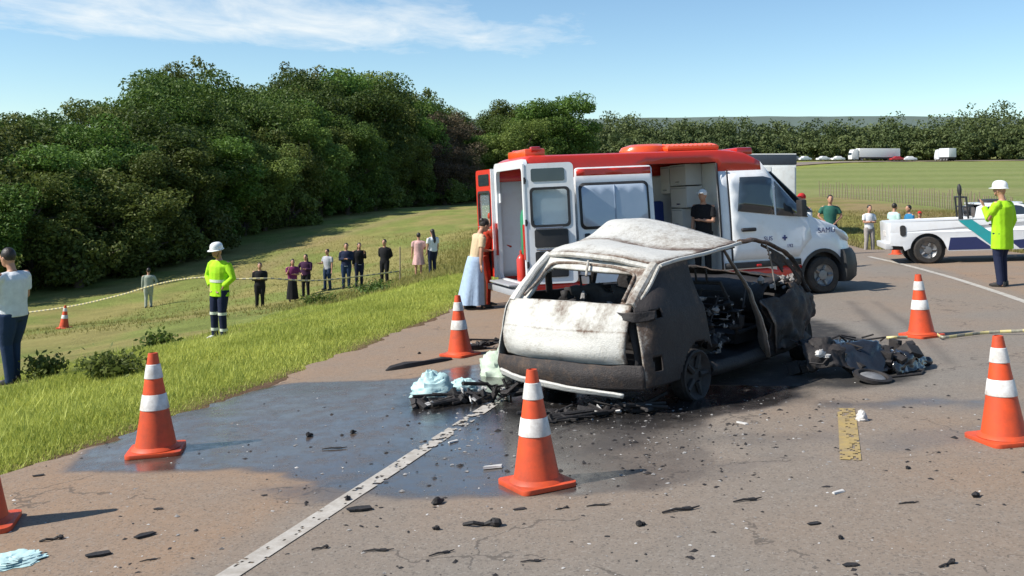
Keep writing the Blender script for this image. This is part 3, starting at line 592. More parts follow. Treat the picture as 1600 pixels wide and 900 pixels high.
def text_part(name, body, size, T, mat, parent):
    cu = bpy.data.curves.new(name, 'FONT'); cu.body = body; cu.size = size; cu.align_x = 'CENTER'; cu.align_y = 'CENTER'; cu.extrude = .0015
    o = bpy.data.objects.new(name, cu); COL.objects.link(o); dg = bpy.context.evaluated_depsgraph_get(); me = bpy.data.meshes.new_from_object(o.evaluated_get(dg)); bpy.data.objects.remove(o)
    me.materials.clear(); me.materials.append(mat); me.transform(T); return link(name, me, parent, 0)

# ------------------------------------------------------------------ ambulance
AMB_A = R(16); AL = 6.0
amb = empty('ambulance', on_road(.30 - .925 * math.sin(AMB_A), 14.75 + .925 * math.cos(AMB_A), AMB_A), 'red and white ambulance standing across the road with its doors open', 'ambulance')
_ztop = ([0, .12, 3.5, 3.85, 4.12, 4.3, 4.75, 5.12, 5.3, 5.6, 5.82, 5.95, 6.0], [2.44, 2.5, 2.5, 2.44, 2.30, 2.10, 1.60, 1.30, 1.24, 1.13, .98, .78, .55])
_hw = ([0, .08, 4.9, 5.3, 5.6, 5.8, 5.93, 6.0], [.90, .925, .925, .90, .84, .75, .64, .54])
def zb(x):
    z = .25
    for c_, r_ in ((1.35, .42), (5.2, .43)):
        if abs(x - c_) < r_: z = max(z, .30 + math.sqrt(r_ * r_ - (x - c_) ** 2) * .95)
    return z
LV = [(0.25, 0), (.44, 0), (.5, 0), (.63, 0), (.9, 0), (1.2, 0), (1.5, .01), (1.85, .03), (2.13, .05), (2.29, .055), (2.42, .07), (2.47, .095), (2.492, .16), (2.5, .42), (2.5, .925)]
def section(x):
    zt, hw, z0 = np.interp(x, *_ztop), np.interp(x, *_hw), zb(x); P = []
    for z, ins in LV:
        if zt > 2.28: zz = z if z < 2.2 else 2.2 + (z - 2.2) * (zt - 2.2) / .3
        else: zz = .25 + (z - .25) * (zt - .25) / 2.25
        if zz < 1.2 and z0 > .25: zz = z0 + (zz - .25) * (1.2 - z0) / .95 if zt > 1.25 else z0 + (zz - .25) * (zt - z0) / (zt - .25)
        i2 = ins if zt > 2.28 else ins * (1.0 + .35 * min(1, (2.28 - zt)))
        P.append((x, -(hw * (1 - i2 / .925)), zz))
    return P
def side_y(x, z):
    P = section(x); zs = [p[2] for p in P]; return float(np.interp(z, zs, [p[1] for p in P]))
xs = sorted(set([0, .06, .12, .5, .8, 2.06, 2.4, 2.85, 3.3, 3.42, 3.6, 3.85, 4.0, 4.12, 4.3, 4.45, 4.6, 5.02, 5.12] + [1.35 + .42 * math.cos(R(a)) for a in range(0, 181, 20)] + [5.2 + .43 * math.cos(R(a)) for a in range(0, 181, 20)] + [5.7, 5.82, 5.9, 5.95, 6.0]))
body, roof_, skirt = MB(), MB(), MB()
for sgn in (1, -1):
    G = [[(p[0], p[1] * sgn, p[2]) for p in section(x)] for x in xs]
    for i in range(len(xs) - 1):
        xm = (xs[i] + xs[i + 1]) / 2
        for j in range(len(LV) - 1):
            zl, zh = LV[j][0], LV[j + 1][0]
            if sgn == 1 and 2.06 < xm < 3.3 and .44 <= zl and zh <= 2.3: continue                # the side door opening
            q = [G[i][j], G[i + 1][j], G[i + 1][j + 1], G[i][j + 1]]
            zm = sum(p[2] for p in q) / 4
            tgt = roof_ if (zl >= 2.13 and xm < 4.2) else (skirt if (zm < .5 and xm < 4.75) else body)
            tgt.add(q, [(0, 1, 2, 3)])
# close the nose
nose = section(6.0); body.add([(p[0], p[1], p[2]) for p in nose] + [(p[0], -p[1], p[2]) for p in nose], [(i, i + 1, len(nose) + i + 1, len(nose) + i) for i in range(len(nose) - 1)])
def shell(mb, name, mat, parent):
    bm = bmesh.new(); me = bpy.data.meshes.new(name); me.from_pydata(mb.v, [], mb.f); bm.from_mesh(me); bmesh.ops.remove_doubles(bm, verts=bm.verts, dist=1e-4); bmesh.ops.recalc_face_normals(bm, faces=bm.faces)
    bm.to_mesh(me); bm.free(); me.materials.append(mat); o = link(name, me, parent, 40); s_ = o.modifiers.new('s', 'SOLIDIFY'); s_.thickness = .035; s_.offset = -1; return o
bo = shell(body, 'body', WHITE, amb); ro_ = shell(roof_, 'roof', RED, amb); shell(skirt, 'skirt', RED, amb)
def skin(poly, side, off, name, mat, parent, thick=.012, sub=.14):
    """a panel that follows the van's flank; poly in (x, z)"""
    bm = bmesh.new(); vs = [bm.verts.new((a, 0, c_)) for a, c_ in poly]; bm.faces.new(vs); bmesh.ops.triangulate(bm, faces=bm.faces)
    for _ in range(4):
        es = [e for e in bm.edges if e.calc_length() > sub * 2]
        if not es: break
        bmesh.ops.subdivide_edges(bm, edges=es, cuts=1); bmesh.ops.triangulate(bm, faces=[f_ for f_ in bm.faces if len(f_.verts) > 3])
    for v_ in bm.verts: v_.co.y = (side_y(v_.co.x, v_.co.z) - off) * (1 if side < 0 else -1)
    bmesh.ops.recalc_face_normals(bm, faces=bm.faces)
    me = bpy.data.meshes.new(name); bm.to_mesh(me); bm.free(); me.materials.append(mat); o = link(name, me, parent, 50); s_ = o.modifiers.new('s', 'SOLIDIFY'); s_.thickness = thick; s_.offset = 0; return o
def rrect(x0, x1, z0, z1, r=.05, k=4):
    o = []
    for cx_, cz_, a0 in ((x1 - r, z1 - r, 0), (x0 + r, z1 - r, 90), (x0 + r, z0 + r, 180), (x1 - r, z0 + r, 270)):
        o += [(cx_ + r * math.cos(R(a0 + 90 * i / k)), cz_ + r * math.sin(R(a0 + 90 * i / k))) for i in range(k + 1)]
    return o
SEAM = M('seam_dark', (.03, .03, .035), .7)
# cab doors, both sides
for sd in (-1, 1):
    dr = skin([(3.5, .66), (4.72, .66), (4.8, .78), (4.98, .95), (4.98, 1.28), (4.9, 1.36), (4.32, 1.98), (4.15, 2.08), (3.5, 2.08)], sd, .012, 'cab_door', WHITE, amb)
    skin([(3.62, 1.46), (4.30, 1.37), (4.30, 1.98), (4.14, 2.02), (3.70, 2.02)], sd, .024, 'side_window', GLASS, dr)
    skin([(4.34, 1.36), (4.97, 1.30), (4.36, 1.93)], sd, .024, 'quarter_window', GLASS, dr)
    skin(rrect(3.66, 3.92, 1.12, 1.18, .02), sd, .04, 'handle', BLACKP, dr, .03)
    m = MB(); y = sd * (.925 + .16); m.box((4.72, y, 1.46), (.10, .17, .28)); m.box((4.70, sd * (.925 + .05), 1.36), (.06, .22, .05)); m.build('mirror', BLACKP, dr, bevel=.02)
    skin([(2.0, .52), (4.74, .52), (4.74, .62), (2.0, .62)] if sd > 0 else [(3.34, .52), (4.74, .52), (4.74, .62), (3.34, .62)], sd, .022, 'rub_strip', BLACKP, amb, .03)
    skin([(3.50, 2.14), (3.50, .62), (3.47, .62), (3.47, 2.14)], sd, .006, 'door_seam', SEAM, amb, .004)
    m = MB(); a_ = [(5.2 + .47 * math.cos(R(t)), .30 + .46 * math.sin(R(t))) for t in range(0, 181, 12)]; b_ = [(5.2 + .41 * math.cos(R(t)), .30 + .40 * math.sin(R(t))) for t in range(180, -1, -12)]
    m.prism(a_ + b_, 0, .05, lambda a, b, d: (a, sd * (-side_y(min(a, 5.6), .5) + .012 - d), b)); m.build('wheel_arch', BLACKP, amb)
    m = MB(); m.lathe([(.44, 0), (.44, .30)], 24, Tm((5.2, sd * (.39), .31), R(-90) * sd), caps=True); m.build('wheel_well', BLACKP, amb)
    m = MB(); m.lathe([(.43, 0), (.43, .30)], 24, Tm((1.35, sd * (.39), .31), R(-90) * sd), caps=True); m.build('wheel_well', BLACKP, amb)
    wheel(amb, (1.35, sd * .80, .31), .31, .21, sd); wheel(amb, (5.2, sd * .80, .31), .31, .21, sd)
    m = MB(); m.tube([(5.50, sd * .80, 1.08), (5.62, sd * .775, 1.01), (5.74, sd * .72, .94), (5.84, sd * .64, .88)], [.02, .055, .07, .05], 10); m.build('headlamp', LENS, amb)
# bumper wraps the nose
m = MB(); rings = []
for zz, ins, in ((.17, .03), (.25, -.03), (.45, -.045), (.62, -.03), (.72, .01)):
    rings.append([(5.62 + ins * -.2, -.90 + ins, zz), (5.75, -.86 + ins, zz), (5.90 - ins, -.74 + ins, zz), (6.02 - ins, -.5, zz), (6.06 - ins, 0, zz), (6.02 - ins, .5, zz), (5.90 - ins, .74 - ins, zz), (5.75, .86 - ins, zz), (5.62, .90 - ins, zz), (5.45, .6, zz), (5.45, -.6, zz)])
m.loft(rings); m.build('front_bumper', BLACKP, amb)
m = MB(); m.box((6.02, 0, .84), (.06, .8, .16)); m.build('grille', BLACKP, amb, bevel=.02)
# windscreen
m = MB(); W4 = [(4.32, .80, 2.06), (4.32, -.80, 2.06), (5.05, -.86, 1.345), (5.05, .86, 1.345)]; m.loft([[Vector(p) + Vector((.02, 0, .03)) for p in W4], [Vector(p) + Vector((.03, 0, .04)) for p in W4]]); m.build('windscreen', GLASS, amb)
# sliding door, pushed back along the flank
sd_ = skin(rrect(.80, 2.10, .46, 2.27, .05), -1, .07, 'sliding_door', WHITE, amb, .05)
skin(rrect(.84, 2.02, 1.30, 2.03, .09), -1, .10, 'window_frame', BLACKP, sd_, .015); skin(rrect(.88, 1.98, 1.345, 1.985, .07), -1, .112, 'window_pane', FROST, sd_, .008); skin([(1.42, 1.35), (1.44, 1.35), (1.44, 1.98), (1.42, 1.98)], -1, .120, 'window_bar', M('pane_line', (.25, .32, .42), .4), sd_, .006)
skin(rrect(.90, .98, 1.08, 1.24, .02), -1, .115, 'handle', BLACKP, sd_, .03); skin([(.82, 2.14), (2.08, 2.14), (2.08, 2.25), (.82, 2.25)], -1, .100, 'red_stripe', RED, sd_, .006)
m = MB(); m.box((1.7, -.93, 1.05), (2.8, .03, .04)); m.build('door_rail', SEAM, amb)
RUB = M('rubber_seal', (.025, .025, .028), .8)
for po in ([(2.045, .46), (2.075, .46), (2.075, 2.27), (2.045, 2.27)], [(3.285, .46), (3.315, .46), (3.315, 2.27), (3.285, 2.27)]): skin(po, -1, .008, 'door_seal', RUB, amb, .012)
for x_ in (.35, 2.6, 3.9): skin(rrect(x_, x_ + .09, .535, .575, .01), -1, .045, 'side_marker', RLAMP, amb, .01)
skin(rrect(.30, .52, 1.02, 1.24, .03), -1, .004, 'fuel_flap', SEAM, amb, .003); skin(rrect(.31, .51, 1.03, 1.23, .025), -1, .008, 'fuel_flap_lid', WHITE, amb, .004)
for z_ in (.80, 1.45, 2.10): m = MB(); m.tube([(-.02, -.93, z_ - .05), (-.02, -.93, z_ + .05)], .02, 8); m.box((.05, -.925, z_), (.12, .03, .05)); m.build('hinge', BLACKP, amb)
# inside of the treatment room
INW = M('interior_white', (.60, .60, .57), .55, var=.05); ING = M('interior_grey', (.30, .31, .33), .7); BLUEV = M('blue_vinyl', (.03, .06, .26), .5)
m = MB(); m.box((1.7, 0, .42), (3.3, 1.74, .06)); m.build('floor_plate', ING, amb)
m = MB(); m.box((3.38, 0, 1.35), (.05, 1.70, 1.85)); m.build('partition', INW, amb)
m = MB(); m.box((1.9, .80, 1.3), (2.7, .10, 1.6)); m.build('inner_wall', INW, amb); m = MB(); m.box((1.7, 0, 2.40), (3.2, 1.5, .03)); m.build('ceiling_panel', INW, amb)
for x0, z0, w_, h_ in ((-.25, 1.93, .62, .36), (-.25, 1.55, .62, .36), (-.05, 1.20, .42, .33), (.40, 1.80, .36, .48)):
    m = MB(); m.box((3.20, x0 + w_ / 2, z0 + h_ / 2), (.30, w_, h_)); c_ = m.build('cabinet', INW, amb, bevel=.012); m = MB(); m.box((3.045, x0 + w_ / 2, z0 + .06), (.02, .12, .02)); m.build('handle', CHROME, c_)
    m = MB(); m.box((3.046, x0 + w_ / 2, z0 + h_ - .03), (.008, w_ - .04, .012)); m.build('shelf_edge', ING, c_)
m = MB(); m.box((2.75, .50, .90), (.6, .5, .14)); m.box((2.75, .72, 1.30), (.6, .12, .75)); m.box((2.75, .50, .62), (.4, .4, .42)); m.build('seat', BLUEV, amb, bevel=.05)
m = MB(); m.box((1.35, -.2, .86), (1.9, .5, .10)); m.build('stretcher_mattress', BLUEV, amb, bevel=.03)
m = MB(); [m.tube([(x_, y_, .46), (x_ + .1, y_, .80)], .02, 6) for x_ in (.5, 1.0, 1.7, 2.2) for y_ in (-.42, .02)]; [m.tube([(.4, y_, .80), (2.3, y_, .80)], .02, 6) for y_ in (-.44, .04)]; m.build('stretcher_frame', CHROME, amb)
m = MB(); m.lathe([(.02, 0), (.09, .02), (.10, .06), (.10, .62), (.07, .72), (.03, .75), (.03, .82), (.045, .83), (.045, .88), (.01, .9)], 16, Tm((.16, -.36, .92))); m.build('oxygen_cylinder', M('green_paint', (.02, .22, .10), .4), amb)
m = MB(); m.lathe([(.02, 0), (.08, .02), (.085, .06), (.085, .38), (.05, .44), (.025, .46), (.025, .52), (.01, .53)], 14, Tm((.14, -.05, .46))); m.build('extinguisher', RED, amb)
m = MB(); m.box((.3, -.60, .66), (.34, .34, .40)); m.build('red_bag', RED, amb, bevel=.06)
m = MB(); m.box((.03, .70, 1.85), (.02, .10, .16)); m.build('notice_plate', WHITE, amb)
# rear frame, bumper step, tail lamps
m = MB(); m.prism(rrect(-.90, .90, .40, 2.44, .12), -.012, .05, lambda a, b, d: (d, a, b), holes=[rrect(-.76, .76, .50, 2.30, .08)]); m.build('rear_frame', WHITE, amb)
m = MB(); m.box((-.06, 0, .36), (.30, 1.74, .10)); m.box((-.14, 0, .47), (.22, 1.2, .03)); m.build('rear_bumper', M('step_grey', (.33, .34, .36), .5, var=.1), amb, bevel=.015)
for sd in (-1, 1): m = MB(); m.box((-.02, sd * .83, 1.15), (.04, .10, .55)); m.build('tail_lamp', RLAMP, amb, bevel=.01)
def rear_door(hy, ang, red):
    """leaf hinged at the rear corner; ang turns the closed leaf outwards"""
    sg = -1 if hy < 0 else 1; T = Tm((-.03, hy, 0), 0, 0, ang); wd = .78
    f3 = lambda a, b, d: T @ Vector((d, -sg * a, b))
    m = MB(); m.prism(rrect(.02, wd, .5, 2.36, .07), -.03, .03, f3, holes=[rrect(.10, wd - .08, 1.38, 1.98, .06)]); lf = m.build('rear_door', RED if red else WHITE, amb)
    m = MB(); m.prism(rrect(.09, wd - .07, 1.37, 1.99, .07), .031, .04, f3, holes=[rrect(.13, wd - .11, 1.41, 1.95, .05)]); m.build('window_frame', BLACKP, lf); m = MB(); m.prism(rrect(.11, wd - .09, 1.39, 1.97, .06), -.004, .004, f3); m.build('window_pane', CLEAR, lf)
    m = MB(); m.prism(rrect(.12, wd - .14, 2.08, 2.28, .03), .031, .04, f3); m.build('top_panel', GLASS, lf)
    m = MB(); m.prism(rrect(.14, wd - .12, 1.06, 1.34, .03), .031, .06, f3); m.prism(rrect(.14, wd - .14, .60, 1.0, .03), .031, .05, f3); m.build('trim_panel', BLACKP, lf, bevel=.01)
    m = MB(); m.tube([f3(.16, 1.03, .05), f3(.16, 1.03, .09), f3(wd - .16, 1.03, .09), f3(wd - .16, 1.03, .05)], .014, 8); m.tube([f3(.16, 1.36, .05), f3(.16, 1.36, .08), f3(wd - .2, 1.36, .08), f3(wd - .2, 1.36, .05)], .012, 8); m.build('grab_rail', CHROME, lf)
    m = MB(); m.prism([(-.005, .5), (.02, .5), (.02, 2.36), (-.005, 2.36)], -.04, .04, f3); m.build('hinge_edge', WHITE, lf)
rear_door(-.90, R(-104), False); rear_door(.90, R(186), True)
# roof fittings
m = MB(); m.lathe([(.30, 0), (.30, .05), (.27, .11), (.18, .15), (.01, .16)], 20, Matrix.Translation((2.35, -.2, 2.49)) @ Matrix.Diagonal((1.5, 1.2, 1, 1))); m.build('roof_vent', BEACON, amb)
m = MB(); m.box((3.0, -.15, 2.54), (.95, 1.1, .09)); au = m.build('roof_unit', BEACON, amb, bevel=.05)
for i in range(11): m = MB(); m.tube([(2.58 + i * .085, -.66, 2.57), (2.60 + i * .085, -.40, 2.61), (2.60 + i * .085, .3, 2.61)], .022, 6); m.build('fin', BEACON, au)
m = MB(); m.box((.28, -.1, 2.54), (.34, 1.0, .14)); m.build('rear_beacon', BEACON, amb, bevel=.03)
for y_ in (-.6, .4): m = MB(); m.box((.28, y_, 2.60), (.16, .12, .08)); m.build('rear_lamp', RLAMP, amb, bevel=.02)
m = MB(); m.box((3.98, 0, 2.46), (.30, 1.25, .13)); m.build('light_bar', RLAMP, amb, bevel=.035)
NAVY = M('print_navy', (.04, .05, .16), .6); FT = lambda x, z, o: Matrix.Translation((x, side_y(x, z) - o, z)) @ Matrix.Rotation(R(90), 4, 'X')
text_part('hood_lettering', 'SAMU', .13, FT(5.30, 1.06, .03), NAVY, amb); text_part('door_lettering', 'SUS', .10, FT(4.15, .98, .026), NAVY, amb); text_part('door_lettering', '192', .08, FT(4.55, .84, .026), NAVY, amb)
m = MB(); m.box((4.46, side_y(4.4, .98) - .025, .98), (.09, .004, .03)); m.box((4.46, side_y(4.4, .98) - .0255, .98), (.03, .0035, .09)); m.build('door_emblem', NAVY, amb)

# ------------------------------------------------------------------ white pickup on the right shoulder
TEAL = M('teal_paint', (.015, .30, .32), .35, coat=.4, dirt=.1); DBLUE = M('dark_blue_paint', (.012, .02, .09), .35, coat=.4)
pk = empty('pickup_truck', on_road(8.60, 21.94, R(-14)), 'white pickup with a teal diagonal stripe parked on the right shoulder', 'pickup'); PW_ = .78
side = [(-.02, .42), (.22, .40), (.26, .30)] + [(.74 - .37 * math.cos(R(t)), .30 + .37 * math.sin(R(t))) for t in range(8, 173, 11)] + [(1.14, .27), (2.95, .27)] + [(3.32 - .37 * math.cos(R(t)), .30 + .37 * math.sin(R(t))) for t in range(8, 173, 11)] + [(3.72, .28), (4.05, .32), (4.12, .55), (4.05, .80), (3.75, .92), (3.1, .99), (1.72, .99), (1.70, .95), (.0, .93), (-.03, .7)]
for sd in (-1, 1):
    m = MB(); m.prism(side, 0, .05, lambda a, b, d: (a, sd * (PW_ - d - max(0, a - 3.4) ** 2 * .25), b)); m.build('side_panel', WHITE, pk, bevel=.008)
    wheel(pk, (.74, sd * .68, .30), .30, .19, sd); wheel(pk, (3.32, sd * .68, .30), .30, .19, sd)
    for x_ in (.74, 3.32): m = MB(); m.lathe([(.38, 0), (.38, .3)], 20, Tm((x_, sd * .30, .30), R(-90) * sd)); m.build('wheel_well', BLACKP, pk)
    q = lambda pts, o, n, mt: (lambda mb: (mb.prism(pts, 0, .006, lambda a, b, d: (a, sd * (PW_ + o - d), b)), mb.build(n, mt, pk)))(MB())
    q([(1.38, .925), (1.66, .93), (2.45, .30), (2.08, .30)], .008, 'teal_stripe', TEAL); q([(1.14, .29), (2.06, .29), (1.72, .56), (1.20, .56)], .007, 'blue_panel', DBLUE); q([(2.56, .29), (2.92, .29), (2.92, .50), (2.38, .46)], .007, 'blue_panel', DBLUE); q(rrect(.18, .30, .62, .86, .05), .012, 'tail_lamp', BLACKP); q(rrect(1.98, 2.10, .80, .83, .01), .012, 'handle', BLACKP)
    m = MB(); cab = [(1.72, .985), (1.78, 1.20), (1.9, 1.25), (2.6, 1.25), (2.78, 1.20), (3.12, .985)]; m.prism(cab, 0, .04, lambda a, b, d: (a, sd * (PW_ - .01 - (b - .985) * .28 - d), b), holes=[[(2.0, 1.01), (2.0, 1.20), (2.56, 1.21), (2.66, 1.19), (2.94, 1.01)]]); m.build('cab_side', WHITE, pk, bevel=.006)
    m = MB(); m.prism([(1.99, 1.0), (1.99, 1.21), (2.57, 1.22), (2.68, 1.2), (2.97, 1.0)], .012, .02, lambda a, b, d: (a, sd * (PW_ - .01 - (b - .985) * .28 - d), b)); m.build('window', GLASS, pk)
m = MB(); m.box((2.25, 0, 1.262), (.9, 1.36, .03)); m.build('roof', WHITE, pk, bevel=.012); m = MB(); m.box((3.4, 0, .935), (.72, 1.44, .05), Matrix.Rotation(R(5), 3, 'Y')); m.build('hood', WHITE, pk, bevel=.015)
m = MB(); m.loft([[(2.72, -.64, 1.22), (2.72, .64, 1.22), (3.12, .70, .985), (3.12, -.70, .985)], [(2.73, -.64, 1.24), (2.73, .64, 1.24), (3.14, .70, 1.0), (3.14, -.70, 1.0)]]); m.build('windscreen', GLASS, pk); m = MB(); m.box((1.77, 0, 1.09), (.02, 1.2, .2)); m.build('rear_window', GLASS, pk)
m = MB(); m.box((-.02, 0, .69), (.05, 1.5, .46)); tg = m.build('tailgate', WHITE, pk, bevel=.015); m = MB(); m.box((-.05, 0, .66), (.012, .4, .12)); m.build('number_plate', BAND, tg); m = MB(); m.box((-.06, 0, .40), (.16, 1.5, .13)); m.build('rear_bumper', M('bumper_grey', (.5, .5, .5), .4), pk, bevel=.02)
m = MB(); m.box((.85, 0, .52), (1.7, 1.4, .04)); m.build('bed_floor', BLACKP, pk); m = MB(); m.box((4.05, 0, .46), (.14, 1.4, .3)); m.build('front_bumper', BLACKP, pk, bevel=.04); m = MB(); m.box((1.74, 0, .66), (.05, 1.46, .62)); m.build('cab_back', WHITE, pk)
m = MB(); m.box((2.0, 0, .38), (4.0, 1.1, .14)); m.build('chassis', BLACKP, pk)
m = MB(); [m.tube([(1.62, y_, .95), (1.60, y_, 1.42)], .022, 6) for y_ in (-.6, .6)]; m.tube([(1.60, -.6, 1.42), (1.60, .6, 1.42)], .022, 6); m.tube([(1.62, -.6, 1.2), (1.62, .6, 1.2)], .018, 6); m.build('ladder_rack', BLACKP, pk)
for y_, k in ((-.45, .0), (-.2, .05)): m = MB(); m.tube([(1.52, y_, .9), (1.50 + k, y_, 1.5)], .03, 8); m.blob((1.50 + k, y_, 1.58), .05, .05, .14, 8, 6); m.build('tool_pole', BLACKP, pk)
m = MB(); m.box((2.2, 0, 1.31), (.30, .9, .07)); m.build('roof_light_bar', BLACKP, pk, bevel=.02)
for y_ in (-.55, .55): m = MB(); m.box((4.10, y_, .72), (.06, .26, .14)); m.build('headlamp', LENS, pk)

# ------------------------------------------------------------------ box lorry behind the ambulance and traffic queueing on the far hill
def grounded(px, Y, ang, dz=0): X = (px - 800) / F * Y; return Matrix.Translation((X, Y, float(road_z(X, Y)) + .12 + dz)) @ Matrix.Rotation(ang, 4, 'Z')
bt = empty('box_lorry', grounded(1201, 50, R(77)), 'white box lorry stopped behind the ambulance cab', 'lorry'); BXW = M('box_white', (.62, .64, .63), .5, var=.06, dirt=.3, dirtcol=(.4, .36, .3))
m = MB(); m.box((-1.0, 0, 2.15), (5.6, 2.3, 2.3)); m.build('cargo_box', BXW, bt, bevel=.04); m = MB(); m.box((-1.0, 0, 3.55), (5.64, 2.34, .48)); m.build('dark_top_band', M('dark_band', (.025, .035, .05), .5), bt, bevel=.03); m = MB(); m.box((-1, 0, 3.815), (5.6, 2.3, .05)); m.build('roof_edge', BXW, bt)
m = MB(); m.box((2.7, 0, 1.65), (1.6, 2.1, 1.9)); m.build('cab', BXW, bt, bevel=.12); m = MB(); m.box((-.3, 0, .75), (6.6, .9, .3)); m.build('chassis', BLACKP, bt); m = MB(); m.box((-3.83, 0, .62), (.1, 2.2, .16)); m.build('rear_bumper', BLACKP, bt)
for y_ in (-.55, .55): m = MB(); m.box((-3.82, y_, 2.15), (.03, 1.06, 2.1)); m.build('rear_door', BXW, bt, bevel=.01)
for x_, y_ in ((2.5, -.95), (2.5, .95), (-2.6, -.95), (-2.6, .95)): wheel(bt, (x_, y_, .45), .45, .28, -1 if y_ < 0 else 1)
def semi(px, ang, label, L_=13.0, col=(.72, .72, .70)):
    t = empty('articulated_lorry', grounded(px, 301, ang), label, 'lorry', 'lorries waiting on the far road'); w_ = M('trailer_white%g' % col[0], col, .5, var=.05, dirt=.2)
    m = MB(); m.box((-L_ / 2 + 1, 0, 2.55), (L_, 2.5, 2.75)); m.build('trailer', w_, t, bevel=.05); m = MB(); m.box((-L_ / 2 + 1, 0, .95), (L_ - .6, 2.2, .45)); m.build('chassis', BLACKP, t)
    m = MB(); m.prism([(1.3, .5), (3.6, .5), (3.65, 1.6), (3.45, 2.5), (3.0, 3.5), (1.4, 3.7)], -1.2, 1.2, lambda a, b, d: (a, d, b)); m.build('cab', w_, t, bevel=.1); m = MB(); m.box((3.5, 0, 2.15), (.2, 2.1, .75), Matrix.Rotation(R(-12), 3, 'Y')); m.build('windscreen', GLASS, t)
    for x_ in (2.9, .3, -L_ + 2.2, -L_ + 3.5, -L_ + 4.8):
        for y_ in (-1.05, 1.05): wheel(t, (x_, y_, .52), .52, .3, -1 if y_ < 0 else 1)
semi(1345, R(188), 'long white articulated lorry on the far road, biggest vehicle on the hill', 13.5)
t = semi(1476, R(100), 'white lorry cab facing away on the far road, right of the long lorry', 5.0, (.66, .68, .70))
def small_car(px, ang, col, label, cat='car'):
    t = empty('parked_car', grounded(px, 300, ang), label, cat, 'cars queueing on the far road'); cm = M('car_paint_%02x' % int(col[0] * 255 + col[2] * 20), col, .35, coat=.5)
    prof = [(-2.1, .35), (-2.15, .75), (-1.95, .98), (-1.3, 1.05), (-.75, 1.48), (.55, 1.5), (1.15, 1.02), (1.95, .9), (2.1, .6), (2.05, .32)]
    m = MB(); m.prism(prof, -.85, .85, lambda a, b, d: (a, d * (1 - max(0, b - 1) * .3), b)); m.build('body', cm, t, bevel=.06)
    m = MB(); m.prism([(-1.15, 1.06), (-.72, 1.42), (.50, 1.44), (.98, 1.06)], -.80, .80, lambda a, b, d: (a, d * (1 - max(0, b - 1) * .3) * 1.02, b)); m.build('windows', GLASS, t)
    for x_ in (-1.3, 1.3):
        for y_ in (-.75, .75): wheel(t, (x_, y_, .32), .32, .2, -1 if y_ < 0 else 1)
for px, a_, col, lb in [(1257, 200, (.75, .75, .74), 'white car on the far road, leftmost of the queue'), (1286, 195, (.7, .7, .7), 'second white car from the left in the far queue'), (1309, 192, (.78, .77, .75), 'white car right behind the far long lorry, left of it'), (1421, 185, (.72, .72, .7), 'white car on the far road right of the long lorry'), (1401, 185, (.35, .02, .02), 'dark red car on the far road just right of the long lorry'), (1242, 200, (.2, .2, .2), 'dark grey car at the left end of the far queue')]:
    small_car(px, R(a_), col, lb)
# ------------------------------------------------------------------ the burnt-out car
def burnt_mat(name, white, rust, char):
    m, nt, b, N, L = nodes(name); A = N('ShaderNodeAttribute', attribute_name='burn').outputs['Fac']
    n1_, n2_, n3_ = noise_n(N, L, 5, 7, .7), noise_n(N, L, 26, 6, .7), noise_n(N, L, 90, 4, .6)
    f = math_n(N, L, 'ADD', A, math_n(N, L, 'MULTIPLY', math_n(N, L, 'SUBTRACT', n1_, .5), .55)); f = math_n(N, L, 'ADD', f, math_n(N, L, 'MULTIPLY', math_n(N, L, 'SUBTRACT', n2_, .5), .5), clamp=True)
    c = ramp(N, L, f, [(0, white), (.22, tuple(q * .93 for q in white)), (.36, (white[0] * .64, white[1] * .61, white[2] * .58)), (.52, rust), (.66, tuple(q * .5 for q in rust)), (.8, char)])
    c = mix_n(N, L, math_n(N, L, 'MULTIPLY', n3_, .45), c, mix_n(N, L, .45, c, (.05, .04, .035))); L(c, b.inputs['Base Color'])
    L(math_n(N, L, 'MULTIPLY_ADD', n2_, .3, .5), b.inputs['Roughness']); b.inputs['Specular IOR Level'].default_value = .35; bump_n(N, L, b, math_n(N, L, 'ADD', n2_, n3_), .6, .012); return m
BURN = burnt_mat('burnt_paint', (.64, .63, .585), (.15, .10, .072), (.030, .026, .026)); CHAR = M('char', (.016, .014, .014), .75, var=.5, scale=18, dirt=.3, dirtcol=(.06, .045, .04), bump=.7, bscale=40)
ASH = M('ash', (.36, .345, .33), .9, var=.4, scale=25, dirt=.6, dirtcol=(.04, .035, .035), bump=.6); BARE = M('bare_metal', (.30, .25, .21), .5, metal=.5, var=.35, scale=14, dirt=.5, dirtcol=(.10, .055, .035))
CHARM = M('scorched_alloy', (.045, .04, .038), .7, metal=.2, var=.5, scale=14, dirt=.6, dirtcol=(.02, .017, .016), bump=.5)
CA = R(48); car = empty('burnt_car', on_road(.50, 8.42, CA), 'burnt-out white car with crushed front and no windows', 'car')
